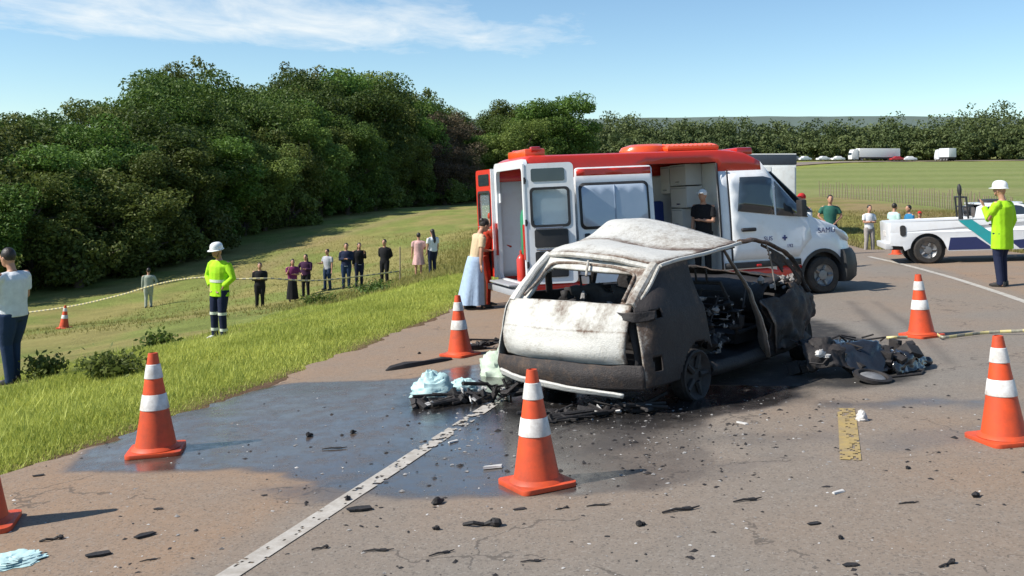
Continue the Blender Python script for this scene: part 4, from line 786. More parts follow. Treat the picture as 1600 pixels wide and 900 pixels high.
def patch(name, C, parent, burn, nu=24, nv=24, dent=.014, thick=.012, hole=None, mat=None, seed=0, fine=1.0):
    C = np.asarray(C, float); u, v = np.linspace(0, 1, nu), np.linspace(0, 1, nv); G = crom(C, u); G = np.swapaxes(crom(np.swapaxes(G, 0, 1), v), 0, 1)
    U, Vv = np.meshgrid(u, v, indexing='ij')
    if dent:
        for k in range(3): G[..., k] += (fbm(G[..., 0] * 4 * fine + seed + 9 * k, G[..., 1] * 4 * fine, G[..., 2] * 4 * fine) - .5) * dent * 2
    bn_ = burn(U, Vv, G) if callable(burn) else np.full(U.shape, burn); idx = np.arange(nu * nv).reshape(nu, nv)
    q = np.stack([idx[:-1, :-1], idx[1:, :-1], idx[1:, 1:], idx[:-1, 1:]], -1).reshape(-1, 4)
    if hole is not None:
        cen = G.reshape(-1, 3)[q].mean(1); uc = np.stack([U, Vv], -1).reshape(-1, 2)[q].mean(1); q = q[~hole(uc[:, 0], uc[:, 1], cen)]
    o = arr_mesh(name, G.reshape(-1, 3), q, mat or BURN, parent, {'burn': bn_}, smooth=50); s_ = o.modifiers.new('s', 'SOLIDIFY'); s_.thickness = thick; s_.offset = -1; return o
def strip(name, pts, w, t, parent, burn, mat=None, seed=0, n=20, dent=.008):
    """bent sheet-metal strip: w and t are half sizes, per point or constant"""
    P = crom(pts, np.linspace(0, 1, n)); m = MB(); ws = np.interp(np.linspace(0, 1, n), np.linspace(0, 1, len(w)), w) if not isinstance(w, float) else np.full(n, w)
    P = P + (fbm(P[:, :1] * 7 + np.arange(3) * 7 + seed, P[:, 1:2] * 7, P[:, 2:] * 7) - .5) * dent * 2
    m.tube([Vector(p) for p in P], list(ws), 8, flat=t); o = m.build(name, mat or BURN, parent); a = o.data.attributes.new('burn', 'FLOAT', 'POINT')
    z = np.array([v.co[:] for v in o.data.vertices]); a.data.foreach_set('value', (burn(z) if callable(burn) else np.full(len(z), burn)).astype(np.float32)); return o
# roof: sagging at the back, torn up at the front left
roofC = [[(.48, -.655, 1.195), (.45, -.34, 1.265), (.44, 0, 1.295), (.46, .32, 1.315), (.50, .575, 1.295)],
         [(.68, -.68, 1.23), (.66, -.34, 1.305), (.66, 0, 1.35), (.67, .34, 1.37), (.68, .61, 1.34)],
         [(.98, -.69, 1.245), (.98, -.34, 1.30), (.98, 0, 1.35), (1.0, .34, 1.385), (1.02, .66, 1.365)],
         [(1.28, -.69, 1.265), (1.26, -.36, 1.275), (1.25, 0, 1.32), (1.26, .34, 1.40), (1.28, .66, 1.42)],
         [(1.60, -.68, 1.285), (1.62, -.36, 1.345), (1.62, 0, 1.43), (1.60, .34, 1.52), (1.58, .64, 1.555)],
         [(1.95, -.665, 1.30), (2.0, -.36, 1.37), (1.98, 0, 1.47), (1.92, .34, 1.555), (1.86, .62, 1.565)]]
patch('roof', roofC, car, lambda u, v, G: .14 + .10 * fbm(G[..., 0] * 3, G[..., 1] * 9) + .22 * np.exp(-((u - .62 + .12 * v) / .06) ** 2) + .30 * np.exp(-u / .05) + .30 * np.exp(-v / .035) + .16 * (1 - v) * (u > .5), 44, 34, .010, .02, seed=1)
patch('roof_lining', [[(p[0], p[1] * .93, p[2] - .045) for p in r_] for r_ in roofC], car, .95, 16, 16, .01, .01, mat=CHAR)
strip('drip_rail', [(.49, -.69, 1.19), (.72, -.712, 1.22), (1.0, -.72, 1.235), (1.4, -.715, 1.26), (1.75, -.70, 1.285), (1.97, -.68, 1.30)], .018, 1.0, car, .22, seed=3)
# tailgate and rear face
patch('tailgate', [[(.005, .68, .415), (-.045, .35, .40), (-.06, 0, .40), (-.05, -.35, .40), (-.01, -.67, .415)], [(-.035, .685, .50), (-.11, .35, .49), (-.13, 0, .49), (-.115, -.35, .49), (-.05, -.675, .50)],
                   [(-.04, .69, .60), (-.095, .35, .60), (-.105, 0, .60), (-.10, -.35, .60), (-.055, -.68, .60)],
                   [(-.015, .69, .68), (-.07, .35, .68), (-.085, 0, .68), (-.075, -.35, .68), (-.03, -.68, .68)], [(.03, .69, .80), (-.015, .35, .81), (-.03, 0, .81), (-.02, -.35, .80), (.02, -.68, .79)], [(.08, .685, .895), (.05, .35, .90), (.035, 0, .90), (.045, -.35, .89), (.075, -.675, .88)]],
      car, lambda u, v, G: .12 + .55 * np.clip(fbm(G[..., 1] * 4 + 3, G[..., 2] * 6) - .52, 0, 1) + .16 * np.clip(np.sin(v * 21 + 6 * fbm(v * 5, u * 1.5)), 0, 1) * np.exp(-((u - .9) / .25) ** 2) + .14 * np.exp(-((u - .58) / .012) ** 2) + .14 * np.exp(-(1 - u) / .06) + .12 * np.exp(-u / .05) + .10 * (fbm(v * 9, u * 2.5) > .58) * u + .32 * np.exp(-(1 - v) / .05) + .22 * np.exp(-((v - .75) / .12) ** 2 - ((u - .62) / .16) ** 2) + .22 * np.exp(-v / .04), 34, 44, .006, .02, seed=4)
patch('plate_recess', [[(-.095, .20, .56), (-.1, -.24, .555)], [(-.085, .20, .70), (-.09, -.24, .695)]], car, lambda u, v, G: .16 + 0 * u, 6, 8, .004, .008, seed=5)
patch('bumper', [[(.02, .78, .20), (-.085, .45, .20), (-.11, 0, .20), (-.09, -.45, .20), (.02, -.80, .21)], [(-.01, .80, .31), (-.12, .45, .31), (-.14, 0, .31), (-.12, -.45, .31), (-.01, -.82, .32)], [(.0, .79, .40), (-.09, .45, .40), (-.11, 0, .40), (-.09, -.45, .40), (.0, -.80, .41)]],
      car, lambda u, v, G: .72 + .1 * v, 12, 44, .018, .02, seed=6)
patch('bumper_strip', [[(-.03, .74, .215), (-.12, .40, .19), (-.145, 0, .175), (-.13, -.35, .165), (-.09, -.66, .155)], [(-.05, .75, .275), (-.15, .40, .245), (-.17, 0, .225), (-.155, -.35, .205), (-.11, -.68, .185)]], car, lambda u, v, G: .10 + .35 * np.clip(v - .8, 0, 1), 6, 40, .012, .02, seed=7)
# rear window surround
strip('rear_pillar', [(.07, .665, .88), (.20, .635, 1.02), (.36, .60, 1.18), (.50, .565, 1.285)], [.055, .045, .04, .045], .8, car, .13, seed=8)
strip('rear_pillar', [(.07, -.655, .875), (.20, -.645, .98), (.36, -.635, 1.10), (.49, -.63, 1.195)], [.055, .05, .045, .05], .8, car, lambda z: .36 + .1 * (z[:, 2] < .98), seed=9)
strip('rear_pillar_edge', [(.09, -.70, .87), (.26, -.705, 1.0), (.40, -.70, 1.12), (.50, -.68, 1.185)], .016, 1.0, car, .3, seed=10)
strip('window_header', [(.49, .55, 1.28), (.45, .30, 1.285), (.43, 0, 1.265), (.44, -.30, 1.235), (.475, -.60, 1.175)], .028, .9, car, .26, seed=11)
strip('window_sill', [(.085, .64, .885), (.06, .3, .892), (.05, 0, .892), (.06, -.3, .885), (.085, -.64, .872)], .022, .8, car, .34, seed=12)
def sur(u, v, c_):
    a = c_[:, 1]; b_ = v; x0, x1, z0, z1, r_ = -.555 + .10 * (1 - v) * 0, .565, .10, .80, .16
    dx = np.maximum(np.abs(a) - (.555 - r_ * .6 - .06 * v), 0) / (r_ * .6); dz = np.maximum(np.abs(b_ - .45) - (.37 - r_), 0) / r_; return dx * dx + dz * dz < 1
WS = [[(.06 + .02 * abs(y_) , y_, .86), (.17 + .03 * abs(y_), y_ * (.98 - .02 * (y_ > 0)), .96), (.32 + .03 * abs(y_), y_ * (.95 - .05 * (y_ > 0)), 1.08 + .03 * y_), (.46 + .03 * abs(y_), y_ * (.93 - .09 * (y_ > 0)), 1.235 + .06 * y_)] for y_ in np.linspace(.69, -.69, 7)]
patch('window_surround', WS, car, lambda u, v, G: .16 + .30 * sstep(.55, .95, u) + .16 * np.exp(-np.abs(v - .1) / .08) + .12 * np.exp(-np.abs(v - .85) / .05), 70, 44, .006, .03, sur, seed=40)
strip('surround_lip', [(.10, .55, .93), (.27, .52, 1.06), (.40, .46, 1.195), (.43, .3, 1.21), (.425, 0, 1.195), (.415, -.3, 1.17), (.38, -.49, 1.115), (.25, -.53, 1.02), (.11, -.555, .92)], .014, 1.0, car, .5, seed=41, n=50)
strip('wiper_bar', [(.30, -.02, 1.10), (.35, .0, 1.17), (.40, .02, 1.23)], .012, 1.0, car, .35, seed=13)
patch('parcel_edge', [[(.10, .62, .87), (.10, 0, .87), (.10, -.62, .86)], [(.30, .62, .84), (.32, 0, .80), (.30, -.62, .82)]], car, .9, 8, 20, .02, .015, mat=CHAR)
# right quarter panel with wheel arch, lamp hole and the square opening behind the bumper
QR = [[(.0, -.80, .22), (-.005, -.815, .34), (.0, -.81, .48), (.02, -.76, .66), (.035, -.72, .80), (.07, -.70, .89), (.28, -.70, 1.02), (.50, -.69, 1.185)],
      [(.20, -.85, .22), (.20, -.865, .34), (.20, -.86, .48), (.20, -.85, .66), (.20, -.83, .80), (.22, -.79, .90), (.42, -.735, 1.04), (.60, -.71, 1.205)],
      [(.50, -.855, .22), (.50, -.875, .34), (.50, -.875, .48), (.50, -.87, .66), (.50, -.85, .80), (.50, -.81, .90), (.61, -.75, 1.05), (.72, -.715, 1.215)],
      [(.80, -.855, .22), (.80, -.875, .34), (.80, -.875, .48), (.80, -.87, .66), (.79, -.85, .80), (.78, -.81, .90), (.78, -.75, 1.06), (.80, -.718, 1.225)],
      [(1.05, -.85, .22), (1.02, -.87, .34), (.98, -.87, .48), (.94, -.865, .66), (.92, -.85, .80), (.90, -.81, .90), (.88, -.76, 1.06), (.88, -.72, 1.23)]]
def qhole(u, v, c_):
    arch = (c_[:, 0] - .78) ** 2 + (c_[:, 2] - .20) ** 2 < .31 ** 2; sq = (np.abs(c_[:, 0] - .15) < .05) & (np.abs(c_[:, 2] - .405) < .055); lamp = (np.abs(c_[:, 0] - .13) < .13) & (np.abs(c_[:, 2] - (.80 + .12 * (c_[:, 0] - .1))) < .035); return arch | sq | lamp
patch('quarter_panel', QR, car, lambda u, v, G: np.clip(.90 - .55 * np.clip(fbm(G[..., 0] * 3.5, G[..., 2] * 3.5) - .5, 0, 1) + .16 * (u - .3) - .40 * np.exp(-u / .09) * (v < .62) - .25 * np.exp(-((v - .42) / .08) ** 2 - ((u - .12) / .10) ** 2) - .12 * np.exp(-((u - .9) / .12) ** 2) - .2 * (v > .96), .3, 1), 56, 56, .008, .014, qhole, seed=14)
patch('inner_wing', [[(p[0], p[1] + .09, p[2]) for p in r_] for r_ in QR], car, .95, 14, 14, .01, .012, lambda u, v, c_: (c_[:, 0] - .78) ** 2 + (c_[:, 2] - .26) ** 2 < .33 ** 2, mat=CHAR)
patch('tail_lamp_remains', [[(.02, -.46, .775), (.0, -.60, .77), (.03, -.735, .76), (.16, -.84, .775)], [(.03, -.44, .83), (.02, -.60, .835), (.045, -.73, .84), (.20, -.82, .84)]], car, .9, 10, 26, .02, .02, mat=CHAR, seed=15, fine=3)
patch('tail_lamp_remains', [[(.05, .62, .76), (.07, .72, .75), (.14, .80, .76)], [(.06, .60, .85), (.08, .71, .86), (.16, .78, .86)]], car, .7, 10, 20, .02, .02, seed=16, fine=3)
# left flank
QL = [[(.0, .80, .22), (-.0, .81, .40), (.02, .765, .62), (.04, .735, .80), (.085, .70, .90)], [(.2, .85, .22), (.2, .865, .40), (.2, .85, .62), (.2, .82, .80), (.22, .77, .91)], [(.5, .855, .22), (.5, .875, .40), (.5, .87, .62), (.5, .85, .80), (.5, .80, .91)], [(1.0, .855, .22), (1.0, .875, .40), (1.0, .87, .62), (1.0, .85, .80), (1.0, .81, .90)],
      [(1.9, .85, .22), (1.9, .875, .40), (1.9, .87, .62), (1.9, .84, .78), (1.9, .80, .86)], [(2.7, .84, .22), (2.72, .87, .40), (2.74, .86, .60), (2.7, .82, .74), (2.66, .78, .80)]]
patch('left_flank', QL, car, lambda u, v, G: .25 + .6 * sstep(.05, .3, u), 40, 20, .02, .014, lambda u, v, c_: (c_[:, 0] - .78) ** 2 + (c_[:, 2] - .26) ** 2 < .33 ** 2, seed=17)
for pts in ([(.75, .80, .90), (.68, .74, 1.1), (.64, .68, 1.30)], [(1.45, .80, .88), (1.45, .74, 1.12), (1.45, .68, 1.42)], [(2.55, .78, .80), (2.25, .72, 1.15), (1.92, .64, 1.52)]): strip('left_pillar', pts, .045, .6, car, .8, seed=int(pts[0][0] * 50))
# right side: bent centre pillar, crumpled front door, screen pillar
strip('centre_pillar', [(1.56, -.70, 1.265), (1.64, -.755, 1.10), (1.74, -.82, .92), (1.80, -.865, .74), (1.84, -.89, .55), (1.93, -.885, .36), (2.0, -.86, .22)], [.022, .030, .034, .040, .060, .075, .07], .45, car, lambda z: .34 + .3 * (z[:, 2] < .45), BARE, seed=20, n=40, dent=.025)
patch('torn_door_skin', [[(1.86, -.89, .72), (1.92, -.93, .66), (1.99, -.95, .55), (2.06, -.94, .42), (2.10, -.90, .22)], [(1.94, -.86, .74), (2.0, -.90, .66), (2.07, -.925, .55), (2.14, -.92, .42), (2.16, -.88, .20)], [(2.02, -.82, .72), (2.10, -.86, .64), (2.16, -.88, .52), (2.2, -.88, .4), (2.24, -.86, .2)]], car, lambda u, v, G: .55 + .3 * u + .1 * np.sin(v * 9), 16, 26, .022, .008, seed=21, fine=2)
patch('front_door', [[(2.04, -.86, .22), (2.4, -.90, .22), (2.8, -.86, .24), (3.15, -.74, .30)], [(2.02, -.87, .44), (2.4, -.93, .45), (2.82, -.90, .47), (3.25, -.78, .48)], [(2.0, -.86, .64), (2.4, -.92, .66), (2.8, -.90, .70), (3.2, -.80, .64)], [(2.05, -.80, .76), (2.4, -.84, .80), (2.75, -.84, .83), (3.05, -.78, .74)]], car, lambda u, v, G: .82 - .12 * (u > .9), 44, 44, .065, .014, lambda u, v, c_: (u > .86) & (fbm(c_[:, 0] * 5, c_[:, 1] * 5) > .5) | (v > .93) & (fbm(c_[:, 2] * 7, c_[:, 0] * 3) > .48), seed=22, fine=1.6)
strip('screen_pillar', [(1.95, -.67, 1.30), (2.25, -.72, 1.29), (2.55, -.78, 1.20), (2.78, -.82, 1.05), (2.92, -.84, .86), (3.0, -.84, .72)], [.045, .038, .035, .035, .04, .05], .55, car, lambda z: .62 + .25 * (z[:, 2] < 1.1), seed=23, n=40, dent=.03)
patch('bent_frame', [[(2.28, -.735, 1.26), (2.55, -.79, 1.15), (2.75, -.83, 1.0), (2.9, -.85, .84)], [(2.26, -.72, 1.18), (2.46, -.77, 1.06), (2.60, -.80, .93), (2.7, -.82, .80)]], car, lambda u, v, G: .72 + 0 * u, 8, 24, .02, .01, lambda u, v, c_: (u > .25) & (fbm(c_[:, 0] * 6, c_[:, 2] * 6) > .52), seed=24, fine=2)
strip('hanging_wire', [(2.32, -.76, 1.26), (2.34, -.80, 1.05), (2.33, -.83, .80)], .008, 1.0, car, .4, BARE, seed=25)
patch('sill', [[(.98, -.80, .17), (1.6, -.82, .16), (2.3, -.82, .17), (3.0, -.78, .2)], [(.98, -.86, .22), (1.6, -.87, .21), (2.3, -.87, .22), (3.0, -.82, .25)], [(.98, -.82, .28), (1.6, -.83, .27), (2.3, -.83, .28), (3.0, -.78, .3)]], car, .9, 8, 24, .02, .02, mat=CHAR)
# floor, dash, engine bay and crushed bonnet
patch('floor_pan', [[(.05, .74, .24), (.05, 0, .26), (.05, -.74, .24)], [(.8, .76, .30), (.8, 0, .34), (.8, -.76, .30)], [(1.6, .78, .20), (1.6, 0, .25), (1.6, -.78, .20)], [(2.9, .76, .24), (2.9, 0, .30), (2.9, -.76, .24)]], car, 1, 14, 14, .03, .02, mat=CHAR)
patch('dashboard', [[(2.35, .74, .55), (2.35, 0, .52), (2.35, -.74, .55)], [(2.25, .74, .80), (2.30, 0, .82), (2.3, -.74, .78)], [(2.6, .74, .88), (2.62, 0, .90), (2.65, -.74, .86)]], car, 1, 10, 18, .05, .02, mat=CHAR)
patch('crushed_bonnet', [[(2.62, .74, .90), (2.62, .3, .98), (2.65, -.25, .94), (2.72, -.74, .84)], [(2.85, .76, .84), (2.9, .3, .76), (2.92, -.25, .88), (2.95, -.76, .86)], [(3.1, .74, .92), (3.12, .3, .90), (3.15, -.25, .74), (3.2, -.74, .72)], [(3.35, .66, .66), (3.38, .3, .60), (3.42, -.25, .62), (3.4, -.68, .55)], [(3.5, .6, .36), (3.52, .3, .34), (3.5, -.25, .36), (3.48, -.62, .34)]], car, lambda u, v, G: .78 + .1 * u, 26, 26, .05, .015, seed=30, fine=1.5)
m = MB(); g_ = random.Random(4)
for i in range(26): m.box((g_.uniform(2.7, 3.4), g_.uniform(-.62, .62), g_.uniform(.25, .66)), [g_.uniform(.08, .3) for _ in range(3)], Matrix.Rotation(g_.uniform(0, 3), 3, Vector((g_.random(), g_.random(), g_.random()))))
tag(m.build('engine_remains', CHAR, car, bevel=.015), kind='stuff')
def seat(x, y, w):
    m = MB(); h_ = .52
    m.tube([(x, y - w / 2, .40), (x - .12, y - w / 2, .40 + h_ * .6), (x - .22, y - w / 2 + .03, .40 + h_), (x - .22, y + w / 2 - .03, .40 + h_), (x - .12, y + w / 2, .40 + h_ * .6), (x, y + w / 2, .40)], .022, 6)
    for k in range(6): z = .46 + k * .075; m.tube([(x - .02 - .035 * k, y - w / 2, z), (x - .05 - .035 * k, y, z + .01), (x - .02 - .035 * k, y + w / 2, z)], .009, 5)
    m.tube([(x, y - w / 2, .40), (x + .45, y - w / 2, .42), (x + .45, y + w / 2, .42), (x, y + w / 2, .40)], .022, 6); m.box((x + .22, y, .34), (.4, w * .9, .10))
    m.tube([(x - .23, y - .06, .40 + h_), (x - .25, y - .06, .40 + h_ + .14), (x - .25, y + .06, .40 + h_ + .14), (x - .23, y + .06, .40 + h_)], .012, 6); m.build('seat_frame', CHAR, car)
seat(1.95, -.36, .46); seat(1.95, .36, .46); seat(1.0, -.34, .6); seat(1.0, .34, .6)
m = MB(); m.lathe([(.17, -.012), (.185, 0), (.17, .012), (.155, 0), (.17, -.012)], 20, Tm((2.22, .36, .84), 0, R(-65), 0), caps=False); m.build('steering_wheel', CHAR, car)
m = MB(); g_ = random.Random(9)
for i in range(60): m.blob((g_.uniform(1.05, 1.8), g_.uniform(-.80, .3), g_.uniform(.30, .62) + .12 * g_.random()), g_.uniform(.03, .10), g_.uniform(.03, .09), g_.uniform(.02, .07), 6, 4, jit=.35, seed=i)
for i in range(22): p_ = Vector((g_.uniform(1.05, 1.9), g_.uniform(-.8, .1), g_.uniform(.35, .7))); m.tube([p_, p_ + Vector((g_.uniform(-.15, .15), g_.uniform(-.1, .1), g_.uniform(-.1, .22))), p_ + Vector((g_.uniform(-.25, .25), g_.uniform(-.1, .2), g_.uniform(-.1, .3)))], .010, 5)
tag(m.build('burnt_rubble', CHAR, car), kind='stuff')
m = MB()
for i in range(46): m.blob((g_.uniform(1.08, 1.78), g_.uniform(-.86, -.40), g_.uniform(.34, .84)), .006 + .05 * g_.random() ** 3, .006 + .045 * g_.random() ** 3, .005 + .03 * g_.random() ** 3, 7, 5, jit=.6, seed=i)
for i in range(16): m.blob((g_.uniform(2.35, 3.0), g_.uniform(-.84, -.55), g_.uniform(.78, .90)), g_.uniform(.02, .06), g_.uniform(.02, .05), g_.uniform(.015, .05), 6, 4, jit=.4, seed=i + 50)
for i in range(10): m.blob((g_.uniform(.3, 1.0), g_.uniform(-.5, .3), g_.uniform(.78, .95)), g_.uniform(.015, .05), g_.uniform(.015, .05), g_.uniform(.01, .05), 6, 4, jit=.4, seed=i + 80)
tag(m.build('ash_lumps', ASH, car), kind='stuff')
m = MB(); m.box((1.42, -.15, .80), (.55, .5, .04), Matrix.Rotation(R(8), 3, 'Y')); m.build('ash_covered_panel', ASH, car, bevel=.01)
for x_, y_ in ((.78, -.77), (.78, .77), (3.05, -.72), (3.0, .74)):
    sd = -1 if y_ < 0 else 1; T = Tm((x_, y_, .205), R(90) * (1 if sd < 0 else -1), 0, R(12) * (x_ > 2)); m = MB(); m.lathe([(.21, -.08), (.225, -.07), (.205, -.05), (.195, 0), (.205, .05), (.225, .07), (.21, .08), (.185, .06), (.15, .03), (.08, .035), (.05, .05), (.004, .05)], 28, T, caps=False); rm = m.build('bare_rim', CHARM, car)
    m = MB()
    for k in range(5): a = k * 1.257; m.tube([T @ Vector((.06 * math.cos(a), .06 * math.sin(a), .045)), T @ Vector((.185 * math.cos(a), .185 * math.sin(a), .055))], [.03, .022], 6)
    m.build('spokes', CHARM, rm); m = MB(); m.lathe([(.17, -.02), (.17, .0)], 20, T); m.build('brake_disc', CHAR, rm)
    m = MB(); m.lathe([(.21, -.06), (.228, -.05), (.23, .04), (.212, .065)], 24, T @ Matrix.Translation((0, 0, 0)), caps=False); m.build('tyre_wire', CHAR, rm)
m = MB(); m.tube([(.0, -.3, .16), (.5, -.3, .17), (1.2, -.1, .18)], .035, 8); m.blob((.1, -.35, .17), .18, .10, .07, 10, 6); m.build('exhaust', CHAR, car)
m = MB(); m.tube([(.78, -.75, .25), (.78, .75, .25)], .04, 8); m.box((.3, 0, .2), (.4, 1.1, .1)); m.build('rear_axle', CHAR, car)

patch('darkening_rear_seat_back', [[(.92, .66, .34), (.92, 0, .34), (.92, -.66, .34)], [(.80, .66, .66), (.80, 0, .64), (.80, -.66, .62)], [(.74, .64, .92), (.72, .2, 1.0), (.76, -.62, .86)]], car, 1, 14, 20, .05, .05, lambda u, v, c_: fbm(c_[:, 1] * 5, c_[:, 2] * 5) > .66, mat=CHAR, seed=31, fine=2)  # charred seat back added to darken the view through the rear window
patch('darkening_front_seat_back', [[(1.85, .60, .40), (1.85, .14, .40)], [(1.72, .60, .75), (1.72, .14, .78)], [(1.64, .55, 1.05), (1.64, .2, 1.08)]], car, 1, 12, 10, .04, .06, mat=CHAR, seed=32, fine=2)  # another charred back, added to keep the cabin dark
patch('darkening_lining', [[(1.3, .62, 1.34), (1.3, .1, 1.27), (1.3, -.4, 1.20)], [(1.38, .58, 1.15), (1.36, .1, 1.10), (1.34, -.36, 1.06)]], car, 1, 12, 16, .05, .01, lambda u, v, c_: fbm(c_[:, 1] * 4, c_[:, 2] * 6) > .62, mat=CHAR, seed=33, fine=2)  # sagging headliner sheet added to block light inside the cabin
# ------------------------------------------------------------------ people
def remesh(mb, name, mat, parent, vox, smooth=4):
    me = bpy.data.meshes.new('tmp'); me.from_pydata([tuple(p) for p in mb.v], [], mb.f); bm = bmesh.new(); bm.from_mesh(me); bmesh.ops.recalc_face_normals(bm, faces=bm.faces); bm.to_mesh(me); bm.free()
    o = bpy.data.objects.new('tmp', me); COL.objects.link(o); r = o.modifiers.new('r', 'REMESH'); r.mode = 'VOXEL'; r.voxel_size = vox; s_ = o.modifiers.new('s', 'SMOOTH'); s_.iterations = smooth; s_.factor = .5
    dg = bpy.context.evaluated_depsgraph_get(); me2 = bpy.data.meshes.new_from_object(o.evaluated_get(dg)); bpy.data.objects.remove(o); me2.materials.clear(); me2.materials.append(mat); me2.name = name
    return link(name, me2, parent, 180)
def ell(c, rx, ry, n=14, tilt=None):
    c = Vector(c); return [c + ((tilt @ Vector((rx * math.cos(2 * math.pi * k / n), ry * math.sin(2 * math.pi * k / n), 0))) if tilt else Vector((rx * math.cos(2 * math.pi * k / n), ry * math.sin(2 * math.pi * k / n), 0))) for k in range(n)]
ARMS = {'down': ((.10, .03, -1), (.04, .14, -1)), 'fold': ((.12, .18, -1), (-.85, .55, .12)), 'hip': ((.50, -.05, -1), (-.55, .30, -.55)), 'fwd': ((.12, .35, -1), (-.05, 1, .12)), 'phone': ((.10, .45, -1), (-.30, .55, 1)), 'back': ((.12, -.35, -1), (-.15, -.2, -1)),
        'behind': ((.22, -.30, -1), (-.7, -.2, -.5)), 'reach': ((.1, .9, -.6), (0, 1, -.15)), 'pocket': ((.22, -.12, -1), (-.12, .34, -1))}
def person(label, loc, face, h, top, bottom, armL='down', armR='down', lean=0, stance=.10, step=0, sleeve='short', skin_=None, hair='short', skirt=None, vox=.02, helmet=None, jacket=False, shoes=None, bands=False, build_=1.0, hair_mat=None, head_turn=0, group='bystanders and crew', head_down=0, cap=None, longcoat=0):
    """x to the person's right, y ahead, z up"""
    root = empty('person', Matrix.Translation(loc) @ Matrix.Rotation(face, 4, 'Z'), label, 'person', group); k = h / 1.75; root.scale = (k, k, k); fine = vox < .013
    B = build_; Lr = Matrix.Rotation(-lean, 3, 'X'); hip = Vector((0, -.10 * math.sin(lean), .93)); up = lambda x, y, z: hip + Lr @ Vector((x, y, z))
    neck = up(0, 0, .53); hr = Matrix.Rotation(-lean * .6 - head_down, 3, 'X') @ Matrix.Rotation(head_turn, 3, 'Z'); head = neck + Lr @ Vector((0, .02, .05)) + hr @ Vector((0, .02, .115))
    sk = skin_ or SKIN; shf = lambda s: up(s * .185 * B, -.01, .46)
    legs = {}
    for s in (-1, 1):
        fy = step * s; a = Vector((s * stance * 1.05, fy, .085)); hp = hip + Vector((s * .092, 0, -.02)); kn = hp.lerp(a, .49) + Vector((0, .035 + abs(step) * .15, 0)); legs[s] = (hp, kn, a)
    arms = {}
    for s, nm in ((-1, armL), (1, armR)):
        u_, f_ = ARMS[nm] if isinstance(nm, str) else nm; sh = shf(s); el = sh + (Lr @ Vector((u_[0] * s, u_[1], u_[2]))).normalized() * .285; wr = el + (Lr @ Vector((f_[0] * s, f_[1], f_[2]))).normalized() * .245; arms[s] = (sh, el, wr)
    # body: one continuous surface
    m = MB()
    m.loft([ell(hip + Vector((0, 0, -.10)), .12, .09), ell(hip, .155 * B, .105 * B), ell(up(0, 0, .14), .138 * B, .095 * B), ell(up(0, .01, .30), .160 * B, .108 * B, tilt=Lr), ell(up(0, 0, .43), .165 * B, .095 * B, tilt=Lr), ell(up(0, 0, .50), .09, .065, tilt=Lr), ell(up(0, 0, .53), .055, .055, tilt=Lr)])
    m.tube([up(0, 0, .46), neck, head + hr @ Vector((0, -.01, -.04))], [.06, .052, .055], 10)
    m.blob(head, .076, .096, .118, 14, 10, hr); m.blob(head + hr @ Vector((0, .035, -.062)), .055, .062, .055, 10, 8, hr); m.blob(head + hr @ Vector((0, .100, -.018)), .014, .022, .026, 8, 6, hr); m.blob(head + hr @ Vector((0, .085, .032)), .05, .02, .014, 8, 6, hr)
    for s in (-1, 1): m.blob(head + hr @ Vector((s * .078, -.005, -.01)), .012, .02, .03, 8, 6, hr)
    for s, (sh, el, wr) in arms.items():
        m.tube([up(s * .06, 0, .46), sh], [.045, .048], 10); m.blob(sh, .05, .05, .05, 10, 7); m.tube([sh, sh.lerp(el, .5), el, el.lerp(wr, .4), wr], [.05, .046, .040, .040, .028], 10)
        d = (wr - el).normalized(); sd_ = d.cross(Vector((0, 1, 0)) if abs(d.y) < .8 else Vector((0, 0, 1))).normalized(); nn = sd_.cross(d)
        m.tube([wr, wr + d * .05, wr + d * .09], [.03, .04, .034], 8, flat=.5, up=nn)
        if fine:
            for q, (o_, l_) in enumerate(((-.030, .062), (-.010, .078), (.010, .073), (.029, .055))): b0 = wr + d * .085 + sd_ * o_; m.tube([b0 - d * .02, b0 + d * l_ * .5 + nn * .006, b0 + d * l_ + nn * .028], [.0105, .010, .008], 6)
            b0 = wr + d * .03 + sd_ * .034; m.tube([b0, b0 + d * .035 + sd_ * .022, b0 + d * .065 + sd_ * .022 + nn * .012], [.013, .011, .009], 6)
        else: m.tube([wr + d * .07, wr + d * .12 + nn * .012, wr + d * .16 + nn * .035], [.034, .03, .022], 8, flat=.45, up=nn)
    for s, (hp, kn, a) in legs.items(): m.tube([hp + Vector((0, 0, .02)), hp.lerp(kn, .5), kn, kn.lerp(a, .35), a, a - Vector((0, 0, .05))], [.088, .075, .055, .053, .036, .04], 10); m.tube([a + Vector((0, -.05, -.05)), a + Vector((s * .01, .16, -.06))], [.04, .03], 8)
    bd = remesh(m, 'body', sk, root, vox * .8 if fine else vox, 3)
    if fine:
        for s in (-1, 1): e_ = MB(); e_.blob(head + hr @ Vector((s * .03, .086, .008)), .011, .009, .008, 8, 6); e_.build('eye', M('eye_dark', (.03, .02, .015), .2), bd)
